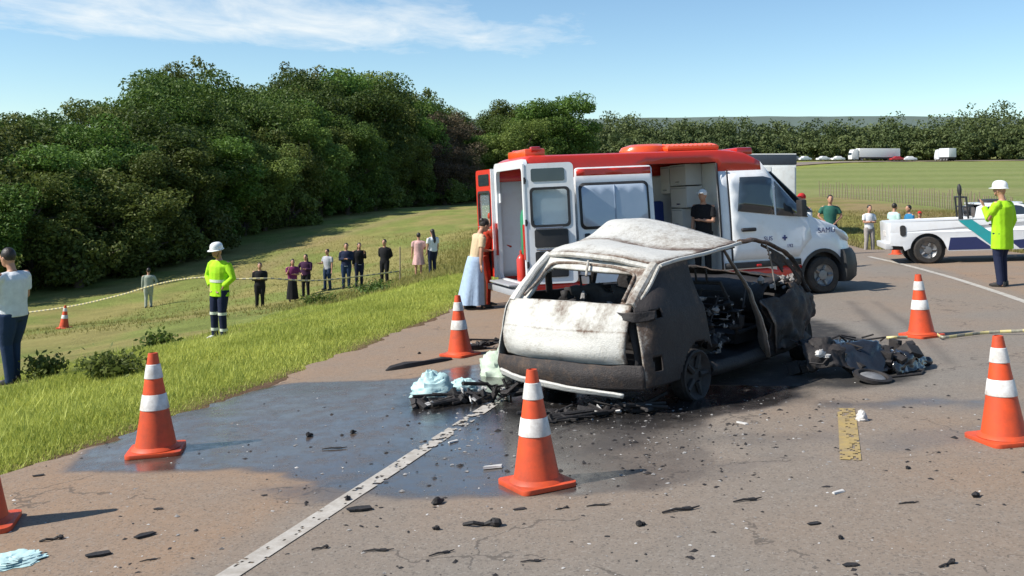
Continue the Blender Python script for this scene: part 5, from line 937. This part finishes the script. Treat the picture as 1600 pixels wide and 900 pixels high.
    # trousers or skirt
    if bottom is not None:
        m = MB(); m.loft([ell(hip + Vector((0, 0, -.12)), .15 * B, .115), ell(hip + Vector((0, 0, -.04)), .172 * B, .125 * B), ell(up(0, 0, .08), .162 * B, .118 * B)])
        for s, (hp, kn, a) in legs.items(): m.tube([hp + Vector((0, 0, .0)), hp.lerp(kn, .5), kn, kn.lerp(a, .5), a + Vector((0, 0, -.02)), a + Vector((0, .01, -.055))], [.108 * B, .094 * B, .076, .068, .062, .066], 12)
        tr = remesh(m, 'trousers', bottom, root, vox, 4)
        if bands:
            for s, (hp, kn, a) in legs.items():
                for t in (.12, .82): c_ = kn.lerp(a, t); e_ = MB(); e_.tube([c_ + Vector((0, 0, .05)), c_ + Vector((0, 0, 0))], [.080 if t < .5 else .071, .079 if t < .5 else .070], 16, caps=False); e_.build('reflective_band', BAND2, tr)
    if skirt is not None:
        mat_, z1, r1 = skirt; m = MB(); n = 28; rings = []
        for i, t in enumerate(np.linspace(0, 1, 10)):
            z = 1.0 - (1.0 - z1) * t; r_ = .16 + (r1 - .16) * t ** .8; rings.append([hip * 0 + Vector(((r_ * (1 + .13 * t * math.cos(q * 9 + i * .12) + .08 * t * math.sin(q * 4 + 1))) * math.cos(q), (r_ * .85 * (1 + .10 * t * math.sin(q * 5))) * math.sin(q) - .10 * math.sin(lean) * (1 - t) - .10 * t * (step > 0), z)) for q in [2 * math.pi * j / n for j in range(n)]])
        m.loft(rings); m.build('skirt', mat_, root, smooth=80)
    # upper garment
    m = MB(); w = 1.0 if not jacket else 1.12; lo = -.06 if not jacket else -.14 - longcoat
    rg = [ell(up(0, 0, lo), (.176 if not skirt else .165) * B * w, .128 * B * w), ell(up(0, 0, .10), .166 * B * w, .120 * B * w), ell(up(0, .005, .30), .185 * B * w, .13 * B * w, tilt=Lr), ell(up(0, -.002, .41), .180 * B * w, .124 * B * w, tilt=Lr), ell(up(0, 0, .475), .132 * B, .098 * B, tilt=Lr), ell(up(0, 0, .515), .066, .066, tilt=Lr)]
    m.loft(rg)
    for s, (sh, el, wr) in arms.items():
        m.tube([up(s * .06, 0, .47), sh + Lr @ Vector((-s * .02, 0, -.012))], [.052, .058], 10); m.blob(sh + Lr @ Vector((-s * .012, 0, -.022)), .064 * w, .068 * w, .064 * w, 12, 8)
        end = el.lerp(wr, .93) if sleeve == 'long' else sh.lerp(el, .72)
        s0 = sh.lerp(el, .07); pts = [s0, sh.lerp(el, .5), el, end] if sleeve == 'long' else [s0, sh.lerp(el, .4), end]
        m.tube(pts, ([.064 * w, .064 * w, .058 * w, .048 * w] if sleeve == 'long' else [.064, .066, .064]), 10)
    sh_o = remesh(m, 'jacket' if jacket else 'shirt', top, root, vox, 4)
    if bands and jacket:
        e_ = MB(); e_.loft([ell(up(0, 0, .12), .192 * B, .142 * B), ell(up(0, 0, .17), .195 * B, .143 * B)], caps=False); e_.build('reflective_band', BAND2, sh_o)
    for s, (hp, kn, a) in legs.items():
        m = MB(); T = Matrix.Rotation(-s * .12, 3, 'Z'); m.loft([[a + T @ Vector((x_, y_, z_ - .085)) for x_, y_ in ((-.034, -.07), (.034, -.07), (.042, .05), (.046, .12), (.03, .185), (-.02, .185), (-.042, .12), (-.038, .05))] for z_ in (0, .03)] + [[a + T @ Vector((x_, y_, z_ - .085)) for (x_, y_), z_ in zip(((-.032, -.068), (.032, -.068), (.038, .03), (.036, .10), (.024, .165), (-.018, .165), (-.034, .10), (-.034, .03)), (.09, .09, .085, .06, .045, .045, .06, .085))]]); m.build('shoe', shoes or LEATHER, root, bevel=.008)
    hm = hair_mat or HAIR
    if helmet:
        m = MB(); m.loft([[head + hr @ Vector((r_ * 1.0 * math.cos(q), r_ * 1.2 * math.sin(q) + (.035 if (z_ < .035 and math.sin(q) > .3) else 0), z_)) for q in [2 * math.pi * j / 20 for j in range(20)]] for r_, z_ in ((.098, .012), (.122, .018), (.124, .026), (.108, .036), (.105, .08), (.092, .125), (.062, .152), (.02, .162))]); m.build('helmet', helmet, root); m = MB(); m.tube([head + hr @ Vector((-.08, 0, .02)), head + hr @ Vector((-.05, .05, -.10)), head + hr @ Vector((.05, .05, -.10)), head + hr @ Vector((.08, 0, .02))], .006, 5); m.build('chin_strap', LEATHER, root)
    elif cap:
        m = MB(); m.blob(head + hr @ Vector((0, -.012, .035)), .086, .104, .09, 14, 8, hr); m.box(head + hr @ Vector((0, .12, .05)), (.13, .10, .012), hr); m.build('cap', cap, root, bevel=.004)
    elif hair:
        m = MB(); m.blob(head + hr @ Vector((0, -.022, .028)), .086, .098, .106, 14, 9, hr)
        if hair == 'long': m.tube([head + hr @ Vector((0, -.06, .03)), neck + Lr @ Vector((0, -.07, .02)), up(0, -.12, .36), up(0, -.115, .24)], [.075, .085, .08, .04], 10, flat=.55)
        if hair == 'bun': m.blob(head + hr @ Vector((0, -.10, .06)), .05, .05, .05, 10, 7)
        o = remesh(m, 'hair', hm, root, max(vox * .8, .011), 2)
    return root
BAND2 = M('reflective_grey', (.62, .66, .55), .35, var=.1); HIVIS = M('hi_vis_lime', (.36, .68, .02), .8, var=.22, scale=10, bump=.6, bscale=16, spec=.2); HELM = M('helmet_white', (.80, .80, .78), .3, var=.03, coat=.4)
C_ = {n: cloth(n, c_) for n, c_ in dict(white=(.66, .68, .70), jeans=(.022, .04, .085), navy=(.016, .022, .05), black=(.014, .014, .016), purple=(.16, .03, .10), plum=(.045, .016, .045), grey=(.36, .37, .40), pink=(.62, .38, .36), camo=(.32, .35, .29), beige=(.55, .42, .27), sky=(.34, .44, .58), orange=(.40, .045, .022), green=(.03, .12, .09), mint=(.42, .60, .55), blue=(.03, .17, .33), stone=(.30, .27, .25), palegrey=(.5, .5, .49), red=(.45, .03, .03)).items()}
def stand(px, py, Y): p = at(px, py, Y); return (p.x, p.y, gz(p.x, p.y) - .01)
def onroad(px, py): p = gp(px, py); return (p.x, p.y, p.z)
TOCAM = R(180)          # facing the camera is local +y turned to -y
# nearest figures
person('man in white T-shirt and dark jeans at the left edge, seen from the side', stand(20, 597, 12.5), R(72), 1.77, C_['white'], C_['jeans'], 'fwd', ((.1, .1, -1), (-.1, .9, -.5)), .03, .085, .05, vox=.0115, build_=1.18, head_down=.25, group=None, hair='short')
person('rescuer in white helmet and lime yellow jacket standing on the verge', stand(343, 524, 17.4), R(150), 1.74, HIVIS, C_['navy'], 'hip', 'hip', .02, .11, 0, 'long', vox=.0115, helmet=HELM, jacket=True, bands=True, group=None, build_=1.05, shoes=BAND2, head_down=.15)
person('worker in white helmet and long lime coat with his back half turned by the pickup', onroad(1566, 447), R(35), 1.74, HIVIS, C_['navy'], 'phone', 'pocket', .0, .10, .03, 'long', vox=.0115, helmet=HELM, jacket=True, group=None, build_=1.12, longcoat=.16)
person('woman in beige top and long pale blue skirt bending at the ambulance step', onroad(744, 482), R(-62), 1.55, C_['beige'], None, 'fwd', 'down', .20, .12, .12, 'short', vox=.0115, hair='bun', skirt=(C_['sky'], .10, .31), group=None, head_down=.35, build_=.95)
person('rescuer in orange red clothes half hidden behind the bending woman', (lambda p: (p.x, p.y, plane_z(p.x, p.y)))(at(756, 478, 16.75)), R(-80), 1.66, C_['orange'], C_['orange'], 'reach', 'reach', .25, .10, .05, 'long', vox=.014, group=None, cap=C_['orange'])
# bystanders below the verge
G1 = 'bystanders in the meadow'
far_people = [
 ('person in pale camouflage clothes walking away far left in the meadow', 232, 478, 43, R(20), 1.78, 'camo', 'camo', 'down', 'hip', dict(sleeve='long', step=.08)),
 ('bystander all in black with arms folded, leftmost of the row', 406, 480, 36, R(190), 1.76, 'black', 'black', 'fold', 'fold', dict(sleeve='long')),
 ('woman in purple top and long black skirt', 457, 470, 37, R(200), 1.66, 'purple', None, 'fold', 'phone', dict(skirt='black', hair='long')),
 ('woman in dark plum top beside the woman in purple', 478, 468, 37.6, R(170), 1.66, 'plum', 'black', 'fold', 'hip', dict(sleeve='long', hair='long')),
 ('bystander in light grey shirt and jeans', 512, 450, 38, R(150), 1.62, 'grey', 'jeans', 'down', 'fwd', dict(stance=.14)),
 ('bystander in navy hoodie with a white hem and jeans', 541, 452, 38, R(185), 1.80, 'navy', 'jeans', 'fold', 'fold', dict(sleeve='long')),
 ('bystander in dark jacket close behind the navy hoodie', 561, 452, 38.6, R(200), 1.74, 'black', 'navy', 'phone', 'down', dict(sleeve='long', hair='long')),
 ('man in black jacket with hands behind his back, alone right of the group', 601, 444, 38, R(165), 1.82, 'black', 'black', 'behind', 'behind', dict(sleeve='long', build_=1.05)),
 ('person in pale pink outfit standing beside the long-haired woman', 654, 430, 37, R(10), 1.72, 'pink', None, 'down', 'fold', dict(skirt='pink', hair='short')),
 ('woman with long dark hair in white top and dark trousers', 676, 429, 37, R(40), 1.74, 'white', 'navy', 'down', 'down', dict(hair='long'))]
for lb, px, py, Y, fc, h, t, bt_, aL, aR, kw in far_people:
    kw = dict(kw); sk = kw.pop('skirt', None); kw.setdefault('build_', 1.16)
    if sk: kw['skirt'] = (C_[sk], .12 if sk == 'black' else .5, .22)
    o = person(lb, stand(px, py, Y), fc, h, C_[t], C_[bt_] if bt_ else None, aL, aR, vox=.02, group=G1, **kw)
    if 'hoodie' in lb: e_ = MB(); e_.loft([ell((0, 0, .86), .186, .138), ell((0, 0, .90), .186, .138)], caps=False); e_.build('hem', C_['white'], o)
# people on the right
G2 = 'people beyond the ambulance'
person('person with a red cap behind the ambulance bonnet', (lambda p: (p.x, p.y, float(road_z(p.x, p.y))))(at(1254, 400, 21)), R(120), 1.68, C_['white'], C_['jeans'], vox=.02, cap=C_['red'], group=G2)
person('person in dark green shirt behind the ambulance bonnet', (lambda p: (p.x, p.y, float(road_z(p.x, p.y))))(at(1297, 400, 25)), R(170), 1.58, C_['green'], C_['navy'], 'hip', 'hip', vox=.02, group=G2, build_=1.05)
person('man in white shirt with folded arms and grey trousers on the shoulder', stand(1358, 391, 35), R(185), 1.76, C_['white'], C_['stone'], 'fold', 'fold', vox=.02, group=G2, sleeve='short', stance=.13, shoes=BAND2)
person('person in mint shirt and dark trousers left of the pickup', stand(1397, 388, 33), R(-60), 1.74, C_['mint'], C_['navy'], 'down', 'down', vox=.02, group=G2)
person('person in blue shirt behind the pickup bed', stand(1421, 390, 34), R(100), 1.74, C_['blue'], C_['navy'], 'down', 'hip', vox=.02, group=G2)
person('person in red and white behind the pickup bed', stand(1437, 390, 36), R(160), 1.58, C_['pink'], C_['red'], 'down', 'down', vox=.02, group=G2, cap=C_['red'])
_aw = amb.matrix_world.copy()
_pp = _aw @ Vector((3.08, -.66, .40)); person('crew member with white cap and dark clothes standing inside the ambulance side door', tuple(_pp), R(150), 1.46, C_['black'], C_['black'], 'fold', 'down', .05, vox=.018, group=G2, cap=C_['white'])
# ------------------------------------------------------------------ tape
def tape(name, pts, w, label, parent=None):
    P = crom(pts, np.linspace(0, 1, 90)); m = MB(); V = []; Fc = []
    for i, p in enumerate(P): t = i * .35; a = Vector((0, .25 * math.sin(t * .3), 1)).normalized() * w / 2; V += [Vector(p) - a, Vector(p) + a]
    Ls = np.concatenate([[0], np.cumsum(np.linalg.norm(np.diff(P, axis=0), axis=1))])
    me = bpy.data.meshes.new(name); me.from_pydata([tuple(v) for v in V], [], [(2 * i, 2 * i + 1, 2 * i + 3, 2 * i + 2) for i in range(len(P) - 1)]); a = me.attributes.new('run', 'FLOAT', 'POINT'); a.data.foreach_set('value', np.repeat(Ls, 2).astype(np.float32)); me.materials.append(TAPE)
    o = link(name, me, parent, 180); s_ = o.modifiers.new('s', 'SOLIDIFY'); s_.thickness = .002; return tag(o, label, 'tape')
m_, nt, b, N, L = nodes('striped_tape'); r = math_n(N, L, 'FRACT', math_n(N, L, 'MULTIPLY', N('ShaderNodeAttribute', attribute_name='run').outputs['Fac'], 4.2)); c_ = mix_n(N, L, math_n(N, L, 'GREATER_THAN', r, .5), (.62, .50, .10), (.03, .03, .03)); L(mix_n(N, L, noise_n(N, L, 30), c_, (.5, .47, .35)), b.inputs['Base Color']); nt.nodes['Mix'].inputs[0].default_value = .2; b.inputs['Roughness'].default_value = .4; TAPE = m_
q = gp(1440, 528); pts = [(q.x + .16, q.y - .05, q.z + .05)] + [tuple(gp(x, y, .03)) for x, y in ((1475, 527), (1510, 523), (1550, 519))] + [tuple(gp(1640, 515, .06))]; tape('striped_tape', pts, .036, 'yellow and black tape lying from the right cone to the picture edge')
q = gp(1385, 528, .03); tape('striped_tape', [tuple(q), tuple(gp(1400, 527, .04)), tuple(gp(1418, 527, .03))], .036, 'short tape end left of the cone on the right lane')
tape('striped_tape', [tuple(at(-60, 500, 40)), tuple(at(90, 482, 38)), tuple(at(180, 463, 36)), tuple(at(250, 443, 34)), tuple(at(310, 434, 32)), tuple(at(367, 436, 32)), tuple(at(420, 435, 32)), tuple(at(500, 438, 33)), tuple(at(624, 424, 35))], .055, 'pale barrier tape strung across the meadow before the bystanders')
p = at(625, 445, 35); m = MB(); z = gz(p.x, p.y); m.tube([(0, 0, -.2), (0, 0, 1.25 + .0)], .025, 6); tag(m.build('stake', PW, loc=(p.x, p.y, z)), 'thin wooden stake holding the meadow tape', 'stake')
# ------------------------------------------------------------------ wreckage on the asphalt
CLOTHT = M('airbag_cloth', (.46, .66, .66), .75, var=.25, scale=7, dirt=.35, dirtcol=(.2, .22, .2), bump=.5, bscale=18); CLOTHG = M('bag_pale_green', (.55, .64, .52), .7, var=.3, scale=8, dirt=.45, dirtcol=(.12, .2, .08), bump=.5); GLOSSB = M('scorched_gloss', (.015, .017, .022), .22, var=.4, scale=10, coat=.5, bump=.3, bscale=25)
PALE = M('pale_fragment', (.55, .54, .52), .7, var=.3, scale=30, dirt=.4)
def crumple(name, T, rx, ry, rz, mat, label, seed, cat, group=None, amp=.35, parent=None, loc=None):
    n, k = 30, 18; V = []
    for i in range(k + 1):
        a = math.pi * (.5 * i / k)
        for j in range(n): q_ = 2 * math.pi * j / n; V.append((math.cos(a) * math.cos(q_), math.cos(a) * math.sin(q_), math.sin(a)))
    V = np.array(V); f = 1 + amp * (fbm(V[:, 0] * 2.2 + seed, V[:, 1] * 2.2, V[:, 2] * 2.2) - .5) * 2 + amp * .5 * (np.abs(fbm(V[:, 0] * 6, V[:, 1] * 6 + seed, V[:, 2] * 6) - .5) * 4 - .5)
    V = V * f[:, None] * np.array([rx, ry, rz]); V[:, 2] = np.maximum(V[:, 2], .002); idx = np.arange((k + 1) * n).reshape(k + 1, n); nx_ = np.roll(idx, -1, 1); Q = np.stack([idx[:-1], nx_[:-1], nx_[1:], idx[1:]], -1).reshape(-1, 4)
    o = arr_mesh(name, V, Q, mat, parent, smooth=45)
    if T is not None: o.matrix_world = T
    if loc is not None: o.location = loc
    return tag(o, label, cat, group) if label else o
def rd(x, y, a=0.0, h=0.0): p = gp(x, y); return on_road(p.x, p.y, a, h)
crumple('deflated_airbag', rd(676, 622, .5), .24, .18, .22, CLOTHT, 'pale teal airbag cloth heaped on the wet asphalt left of the car', 3, 'airbag')
crumple('deflated_airbag', rd(724, 612, .1), .16, .10, .13, CLOTHT, 'smaller pale teal cloth scrap right of the airbag heap', 8, 'airbag')
crumple('crumpled_bag', rd(779, 585, .8), .16, .20, .26, CLOTHG, 'pale green crumpled bag leaning at the left rear corner of the car', 5, 'bag')
crumple('deflated_airbag', rd(18, 878, .4), .17, .12, .035, CLOTHT, 'flat teal sheet scrap at the lower left picture edge', 12, 'debris', amp=.5)
def frame_bits(name, x, y, w, d, h, n, label, seed, mat=None):
    p = gp(x, y); root = empty(name, on_road(p.x, p.y, .3), label, 'wreckage', 'wreckage beside the car'); g = random.Random(seed)
    m = MB()
    for i in range(n):
        a = Vector((g.uniform(-w, w), g.uniform(-d, d), g.uniform(.01, h * .5))); m.tube([a, a + Vector((g.uniform(-.2, .2), g.uniform(-.1, .1), g.uniform(0, h * .5))), a + Vector((g.uniform(-.35, .35), g.uniform(-.15, .15), g.uniform(0, h)))], g.uniform(.006, .018), 6)
    tag(m.build('tube_tangle', mat or CHAR, root), kind='stuff'); m = MB()
    for i in range(n): m.box((g.uniform(-w, w), g.uniform(-d, d), g.uniform(.02, h * .4)), (g.uniform(.04, .22), g.uniform(.03, .12), g.uniform(.01, .05)), Matrix.Rotation(g.uniform(0, 3), 3, Vector((g.random(), g.random(), g.random() + .5))))
    tag(m.build('broken_plates', mat or CHAR, root, bevel=.004), kind='stuff'); m = MB()
    for i in range(max(3, n // 2)): m.box((g.uniform(-w, w), g.uniform(-d, d), g.uniform(.02, h * .6)), (g.uniform(.02, .12), g.uniform(.02, .05), g.uniform(.008, .02)), Matrix.Rotation(g.uniform(0, 3), 3, Vector((g.random(), g.random(), g.random() + .5))))
    tag(m.build('pale_scraps', PALE, root), kind='stuff'); return root
frame_bits('wreckage_heap', 762, 626, .28, .14, .20, 16, 'tangle of charred tubes and plates between the airbag and the car', 3); frame_bits('wreckage_heap', 692, 632, .26, .08, .07, 10, 'charred strips lying round the foot of the airbag', 5)
frame_bits('wreckage_heap', 930, 648, .5, .14, .07, 22, 'ash and charred scraps on the asphalt under the rear bumper', 7); frame_bits('wreckage_heap', 748, 545, .12, .08, .14, 10, 'small charred tangle behind the cone on the brown shoulder', 9)
# front-end wreckage thrown to the right of the car
p = gp(1328, 583); wk = empty('front_end_wreck', on_road(p.x, p.y, R(10)) @ Matrix.Diagonal((.92, .85, .74, 1)), 'crushed black front-end wreckage lying right of the burnt car', 'wreckage')
def wpatch(n_, C, mat=GLOSSB, dent=.03, seed=1, nu=20, nv=20, fine=2): return patch(n_, C, wk, .9, 30, 30, dent * 1.5, .012, lambda u, v, c_: fbm(c_[:, 0] * 5 + seed, c_[:, 1] * 5, c_[:, 2] * 5) > .63, mat, seed, 2.6)
wpatch('wing_panel', [[(-.10, -.22, .04), (.2, -.26, .05), (.5, -.2, .03)], [(-.12, -.05, .34), (.2, -.10, .40), (.5, -.05, .24)], [(-.08, .25, .40), (.22, .22, .34), (.5, .2, .12)]], seed=2)
wpatch('bonnet_piece', [[(-.55, -.15, .10), (-.3, -.25, .16), (-.02, -.2, .06)], [(-.5, .05, .42), (-.28, .0, .46), (.0, .05, .36)], [(-.45, .3, .35), (-.2, .3, .42), (.05, .3, .20)]], CHAR, .05, 3)
wpatch('bumper_piece', [[(.35, -.30, .02), (.6, -.22, .02), (.86, -.10, .02)], [(.36, -.26, .20), (.6, -.16, .24), (.84, -.04, .14)], [(.45, -.05, .26), (.66, .02, .22), (.88, .08, .05)]], GLOSSB, .035, 5)
m = MB(); m.blob((-.42, -.20, .33), .055, .03, .045, 9, 7, jit=.35, seed=4); m.blob((-.35, -.21, .29), .04, .03, .025, 8, 6, jit=.35, seed=6); m.build('broken_headlamp', PALE, wk)
m = MB(); m.tube([(.45, -.05, .26), (.52, -.16, .16), (.50, -.26, .02)], [.03, .035, .02], 8); m.build('pale_bracket', PALE, wk)
m = MB(); m.blob((.90, .0, .07), .06, .05, .06, 12, 8, jit=.1); m.build('round_fitting', GLOSSB, wk)
m = MB(); m.tube([(-.1, -.35, .02), (.25, -.42, .015), (.58, -.40, .015), (.70, -.26, .02), (.62, -.18, .04)], .014, 8); m.build('hose', CHAR, wk)
m = MB(); m.lathe([(.15, -.03), (.19, -.02), (.19, .02), (.15, .03), (.14, 0), (.15, -.03)], 24, Tm((-.02, -.52, .06), R(14), R(8), 0), caps=False); m.build('wheel_ring', CHAR, wk); m = MB(); m.lathe([(.13, 0), (.10, .02), (.004, .03)], 20, Tm((-.02, -.52, .06), R(14), R(8), 0)); m.build('hub_plate', M('dull_alloy', (.28, .28, .28), .5, metal=.3, dirt=.5, dirtcol=(.05, .05, .05)), wk)
m = MB(); g = random.Random(3)
for i in range(26): m.box((g.uniform(-.55, .75), g.uniform(-.2, .3), g.uniform(.03, .3)), [g.uniform(.05, .22) for _ in range(3)], Matrix.Rotation(g.uniform(0, 3), 3, Vector((g.random(), g.random(), g.random()))))
for i in range(16): a = Vector((g.uniform(-.6, .7), g.uniform(-.25, .3), g.uniform(.2, .42))); m.tube([a, a + Vector((g.uniform(-.15, .15), g.uniform(-.1, .1), g.uniform(-.02, .12))), a + Vector((g.uniform(-.25, .25), g.uniform(-.1, .1), g.uniform(-.15, .1)))], .012, 5)
tag(m.build('mangled_parts', CHAR, wk, bevel=.01), kind='stuff')
# long black trim strip on the brown shoulder
p0, p1 = gp(603, 580), gp(706, 562); d_ = (p1 - p0); T = on_road(p0.x, p0.y, math.atan2(d_.y, d_.x)); m = MB(); Lx = d_.length
m.loft([[(x_, -.05 * w_, .004), (x_, .05 * w_, .004), (x_, .035 * w_, .05 * w_ + .012 * math.sin(x_ * 9)), (x_, -.035 * w_, .045 * w_)] for x_, w_ in [(0, .25), (.08 * Lx, .8), (.3 * Lx, 1.1), (.6 * Lx, 1.0), (.85 * Lx, .8), (Lx, .3)]]); o = m.build('trim_strip', CHAR); o.matrix_world = T; tag(o, 'long black bumper strip lying on the brown shoulder', 'debris')
# single scraps one can pick out
def scrap_mesh(kind, seed):
    g = random.Random(seed); m = MB()
    if kind == 'plate': m.loft([[(x_ * (1 + .2 * g.random()), y_ * (1 + .3 * g.random()), z_ + .012 * g.random()) for x_, y_ in ((-.09, -.03), (.02, -.04), (.10, -.02), (.08, .03), (-.03, .045), (-.1, .02))] for z_ in (.004, .02)])
    elif kind == 'chunk': m.blob((0, 0, .025), .045, .035, .03, 7, 5, jit=.4, seed=seed); m.blob((.04, .02, .018), .03, .025, .02, 6, 4, jit=.4, seed=seed + 1)
    elif kind == 'stick': m.tube([(-.14, 0, .01), (-.03, .015, .016), (.06, -.005, .012), (.15, .02, .014)], [.006, .010, .009, .004], 6); m.box((.05, .01, .015), (.06, .03, .012))
    else: m.tube([(-.12, .02, .01), (-.05, -.01, .03), (.02, .01, .012), (.07, 0, .03)], [.012, .014, .012, .02], 6); m.blob((.10, 0, .025), .035, .03, .028, 7, 5, jit=.4, seed=seed)
    o = m.build('scrap', CHAR, smooth=30); return o
DEB = [(562, 797, 'plate', 1.0, .3, 'oval black plastic shard lying beside the white edge line'), (543, 782, 'chunk', .75, 1, 'black lump lying on the white edge line'), (683, 788, 'chunk', 1.0, .4, 'jagged black lump in the middle foreground left of the big cone'), (752, 823, 'hook', 1.2, 0, 'bent charred rod with a knob in front of the big cone'), (683, 828, 'chunk', .6, 2, 'small charred lump standing left of the bent rod'),
       (1064, 799, 'stick', 1.15, .1, 'long thin charred strip in the right foreground'), (1168, 783, 'stick', .9, .2, 'dark strip with pale edge right of the thin strip'), (999, 822, 'chunk', .7, 0, 'black and white fragment in the right foreground'), (227, 838, 'plate', .75, .5, 'black bar on the dusty asphalt in the left foreground'), (154, 868, 'plate', .85, .2, 'twisted black shard at the lower left'), (80, 845, 'hook', .7, .4, 'small twisted shard beside the left picture edge'), (248, 796, 'plate', .4, .1, 'small black chip left of the edge line'),
       (234, 876, 'stick', .5, .1, 'thin sliver at the lower left foreground'), (482, 682, 'chunk', .8, .3, 'black lump on the wet shoulder left of the edge line end'), (551, 677, 'chunk', .65, .3, 'second black lump on the wet shoulder near the edge line end'), (522, 702, 'stick', .9, .2, 'dark sliver on the wet shoulder'), (850, 604, 'plate', .01, 0, None), (1352, 560, 'plate', .01, 0, None),
       (935, 791, 'stick', .7, .1, 'flat charred sliver right of the big cone base'), (812, 797, 'plate', .5, .4, 'charred chip just below the big cone base'), (878, 796, 'hook', .45, .2, 'small twisted chip right below the big cone'), (1524, 777, 'chunk', .75, .2, 'dark lump near the right edge below the right cone'), (1418, 733, 'chunk', .5, .2, 'small dark lump below the yellow dash'), (1420, 787, 'stick', .6, .3, 'thin dark strip in the right foreground beyond the yellow dash'), (1272, 819, 'plate', .5, .1, 'dark flat chip in the lower right foreground'), (1313, 842, 'chunk', .45, .3, 'small standing chip in the lower right foreground'), (1330, 884, 'plate', .5, .2, 'flat chip at the lower right'), (1480, 884, 'hook', .6, .3, 'curved chip at the lower right edge'), (60, 744, 'plate', .5, .2, 'dark chip beside the grass edge'),
       (832, 878, 'stick', .6, 0, 'thin splinter in the lower middle foreground'), (590, 862, 'stick', .8, .1, 'long splinter right of the edge line in the lower foreground'), (500, 858, 'hook', .5, .1, 'small curl of metal close to the edge line'), (690, 866, 'stick', .7, .3, 'thin charred splinter in the lower middle'), (1205, 478, 'plate', .01, 0, None), (775, 532, 'chunk', .9, .4, 'charred lump behind the cone on the brown shoulder'), (655, 553, 'chunk', .6, .4, 'small dark lump on the brown shoulder')]
protos = {}
for i, (x, y, kd, s_, a_, lb) in enumerate(DEB):
    if lb is None: continue
    key = (kd, i % 3)
    if key not in protos: o = scrap_mesh(kd, i * 7 + 1); protos[key] = o
    else: o = protos[key].copy(); COL.objects.link(o)
    o.matrix_world = rd(x, y, a_ + (i * .37 % .5) - .2) @ Matrix.Scale(s_ * .72, 4); tag(o, lb, 'debris', 'scraps scattered on the asphalt')
p = gp(1347, 657); o = crumple('pale_lump', on_road(p.x, p.y, 0), .045, .04, .075, PALE, 'pale white lump at the head of the yellow dash', 4, 'debris'); p = gp(770, 731); m = MB(); m.loft([[(-.07, -.02, .003), (.06, -.025, .003), (.075, .015, .003), (-.06, .02, .003)], [(-.07, -.018, .02), (.055, -.02, .012), (.07, .012, .018), (-.05, .018, .014)]]); o = m.build('pale_chip', PALE); o.matrix_world = on_road(p.x, p.y, .2); tag(o, 'pale chip on the wet asphalt left of the big cone', 'debris')
for x, y, lb in ((708, 691, 'pale square chip at the end of the edge line'), (1160, 662, 'pale chip right of the ash below the car'), (1310, 770, 'pale chip in the right foreground')):
    o2 = o.copy(); COL.objects.link(o2); pp = gp(x, y); o2.matrix_world = on_road(pp.x, pp.y, x * .01) @ Matrix.Scale(.7, 4); tag(o2, lb, 'debris')
# uncountable grit: charred crumbs, glass and ash
def grit(name, n, seed, mat, smin, smax, label, dense):
    g = np.random.default_rng(seed); Xs, Ys = [], []
    while len(Xs) < n:
        x, y = g.uniform(-60, 1660), g.uniform(560, 905); q_ = gp(x, y); o_ = float(road_off(np.array([q_.x]), np.array([q_.y]))[0])
        if o_ < EDGE_L + .1 or (dense and g.random() > math.exp(-(((q_.x - .9) / 1.6) ** 2 + ((q_.y - 7.6) / 1.1) ** 2)) + .04): continue
        Xs.append(q_.x); Ys.append(q_.y)
    Xs, Ys = np.array(Xs), np.array(Ys); s = smin + (smax - smin) * g.random(n) ** 3; base = np.array([(-1, -1, 0), (1, -1, 0), (1, 1, 0), (-1, 1, 0), (0, 0, 1)], float)
    P = base[None] * s[:, None, None] * (.5 + g.random((n, 5, 3))); a = g.random(n) * 6.28; c_, si = np.cos(a)[:, None], np.sin(a)[:, None]; P = np.stack([P[..., 0] * c_ * 1.6 - P[..., 1] * si, P[..., 0] * si * 1.6 + P[..., 1] * c_, P[..., 2] * .8], -1)
    P[..., 0] += Xs[:, None]; P[..., 1] += Ys[:, None]; P[..., 2] += (.045 * P[..., 0] - .03 * P[..., 1]) + .001
    Fi = np.array([(0, 1, 4), (1, 2, 4), (2, 3, 4), (3, 0, 4)]); return tag(arr_mesh(name, P.reshape(-1, 3), (np.arange(n)[:, None, None] * 5 + Fi[None]).reshape(-1, 3), mat), label, 'debris', kind='stuff')
grit('charred_grit', 200, 1, CHAR, .002, .010, 'small charred crumbs scattered over the asphalt', False); grit('pale_grit', 320, 2, PALE, .002, .007, 'pale glass crumbs scattered over the asphalt', False); grit('ash_grit', 550, 3, ASH, .003, .011, 'ash and glass crumbs thick around the car', True); grit('soot_grit', 600, 4, CHAR, .003, .014, 'charred crumbs thick around the car', True)
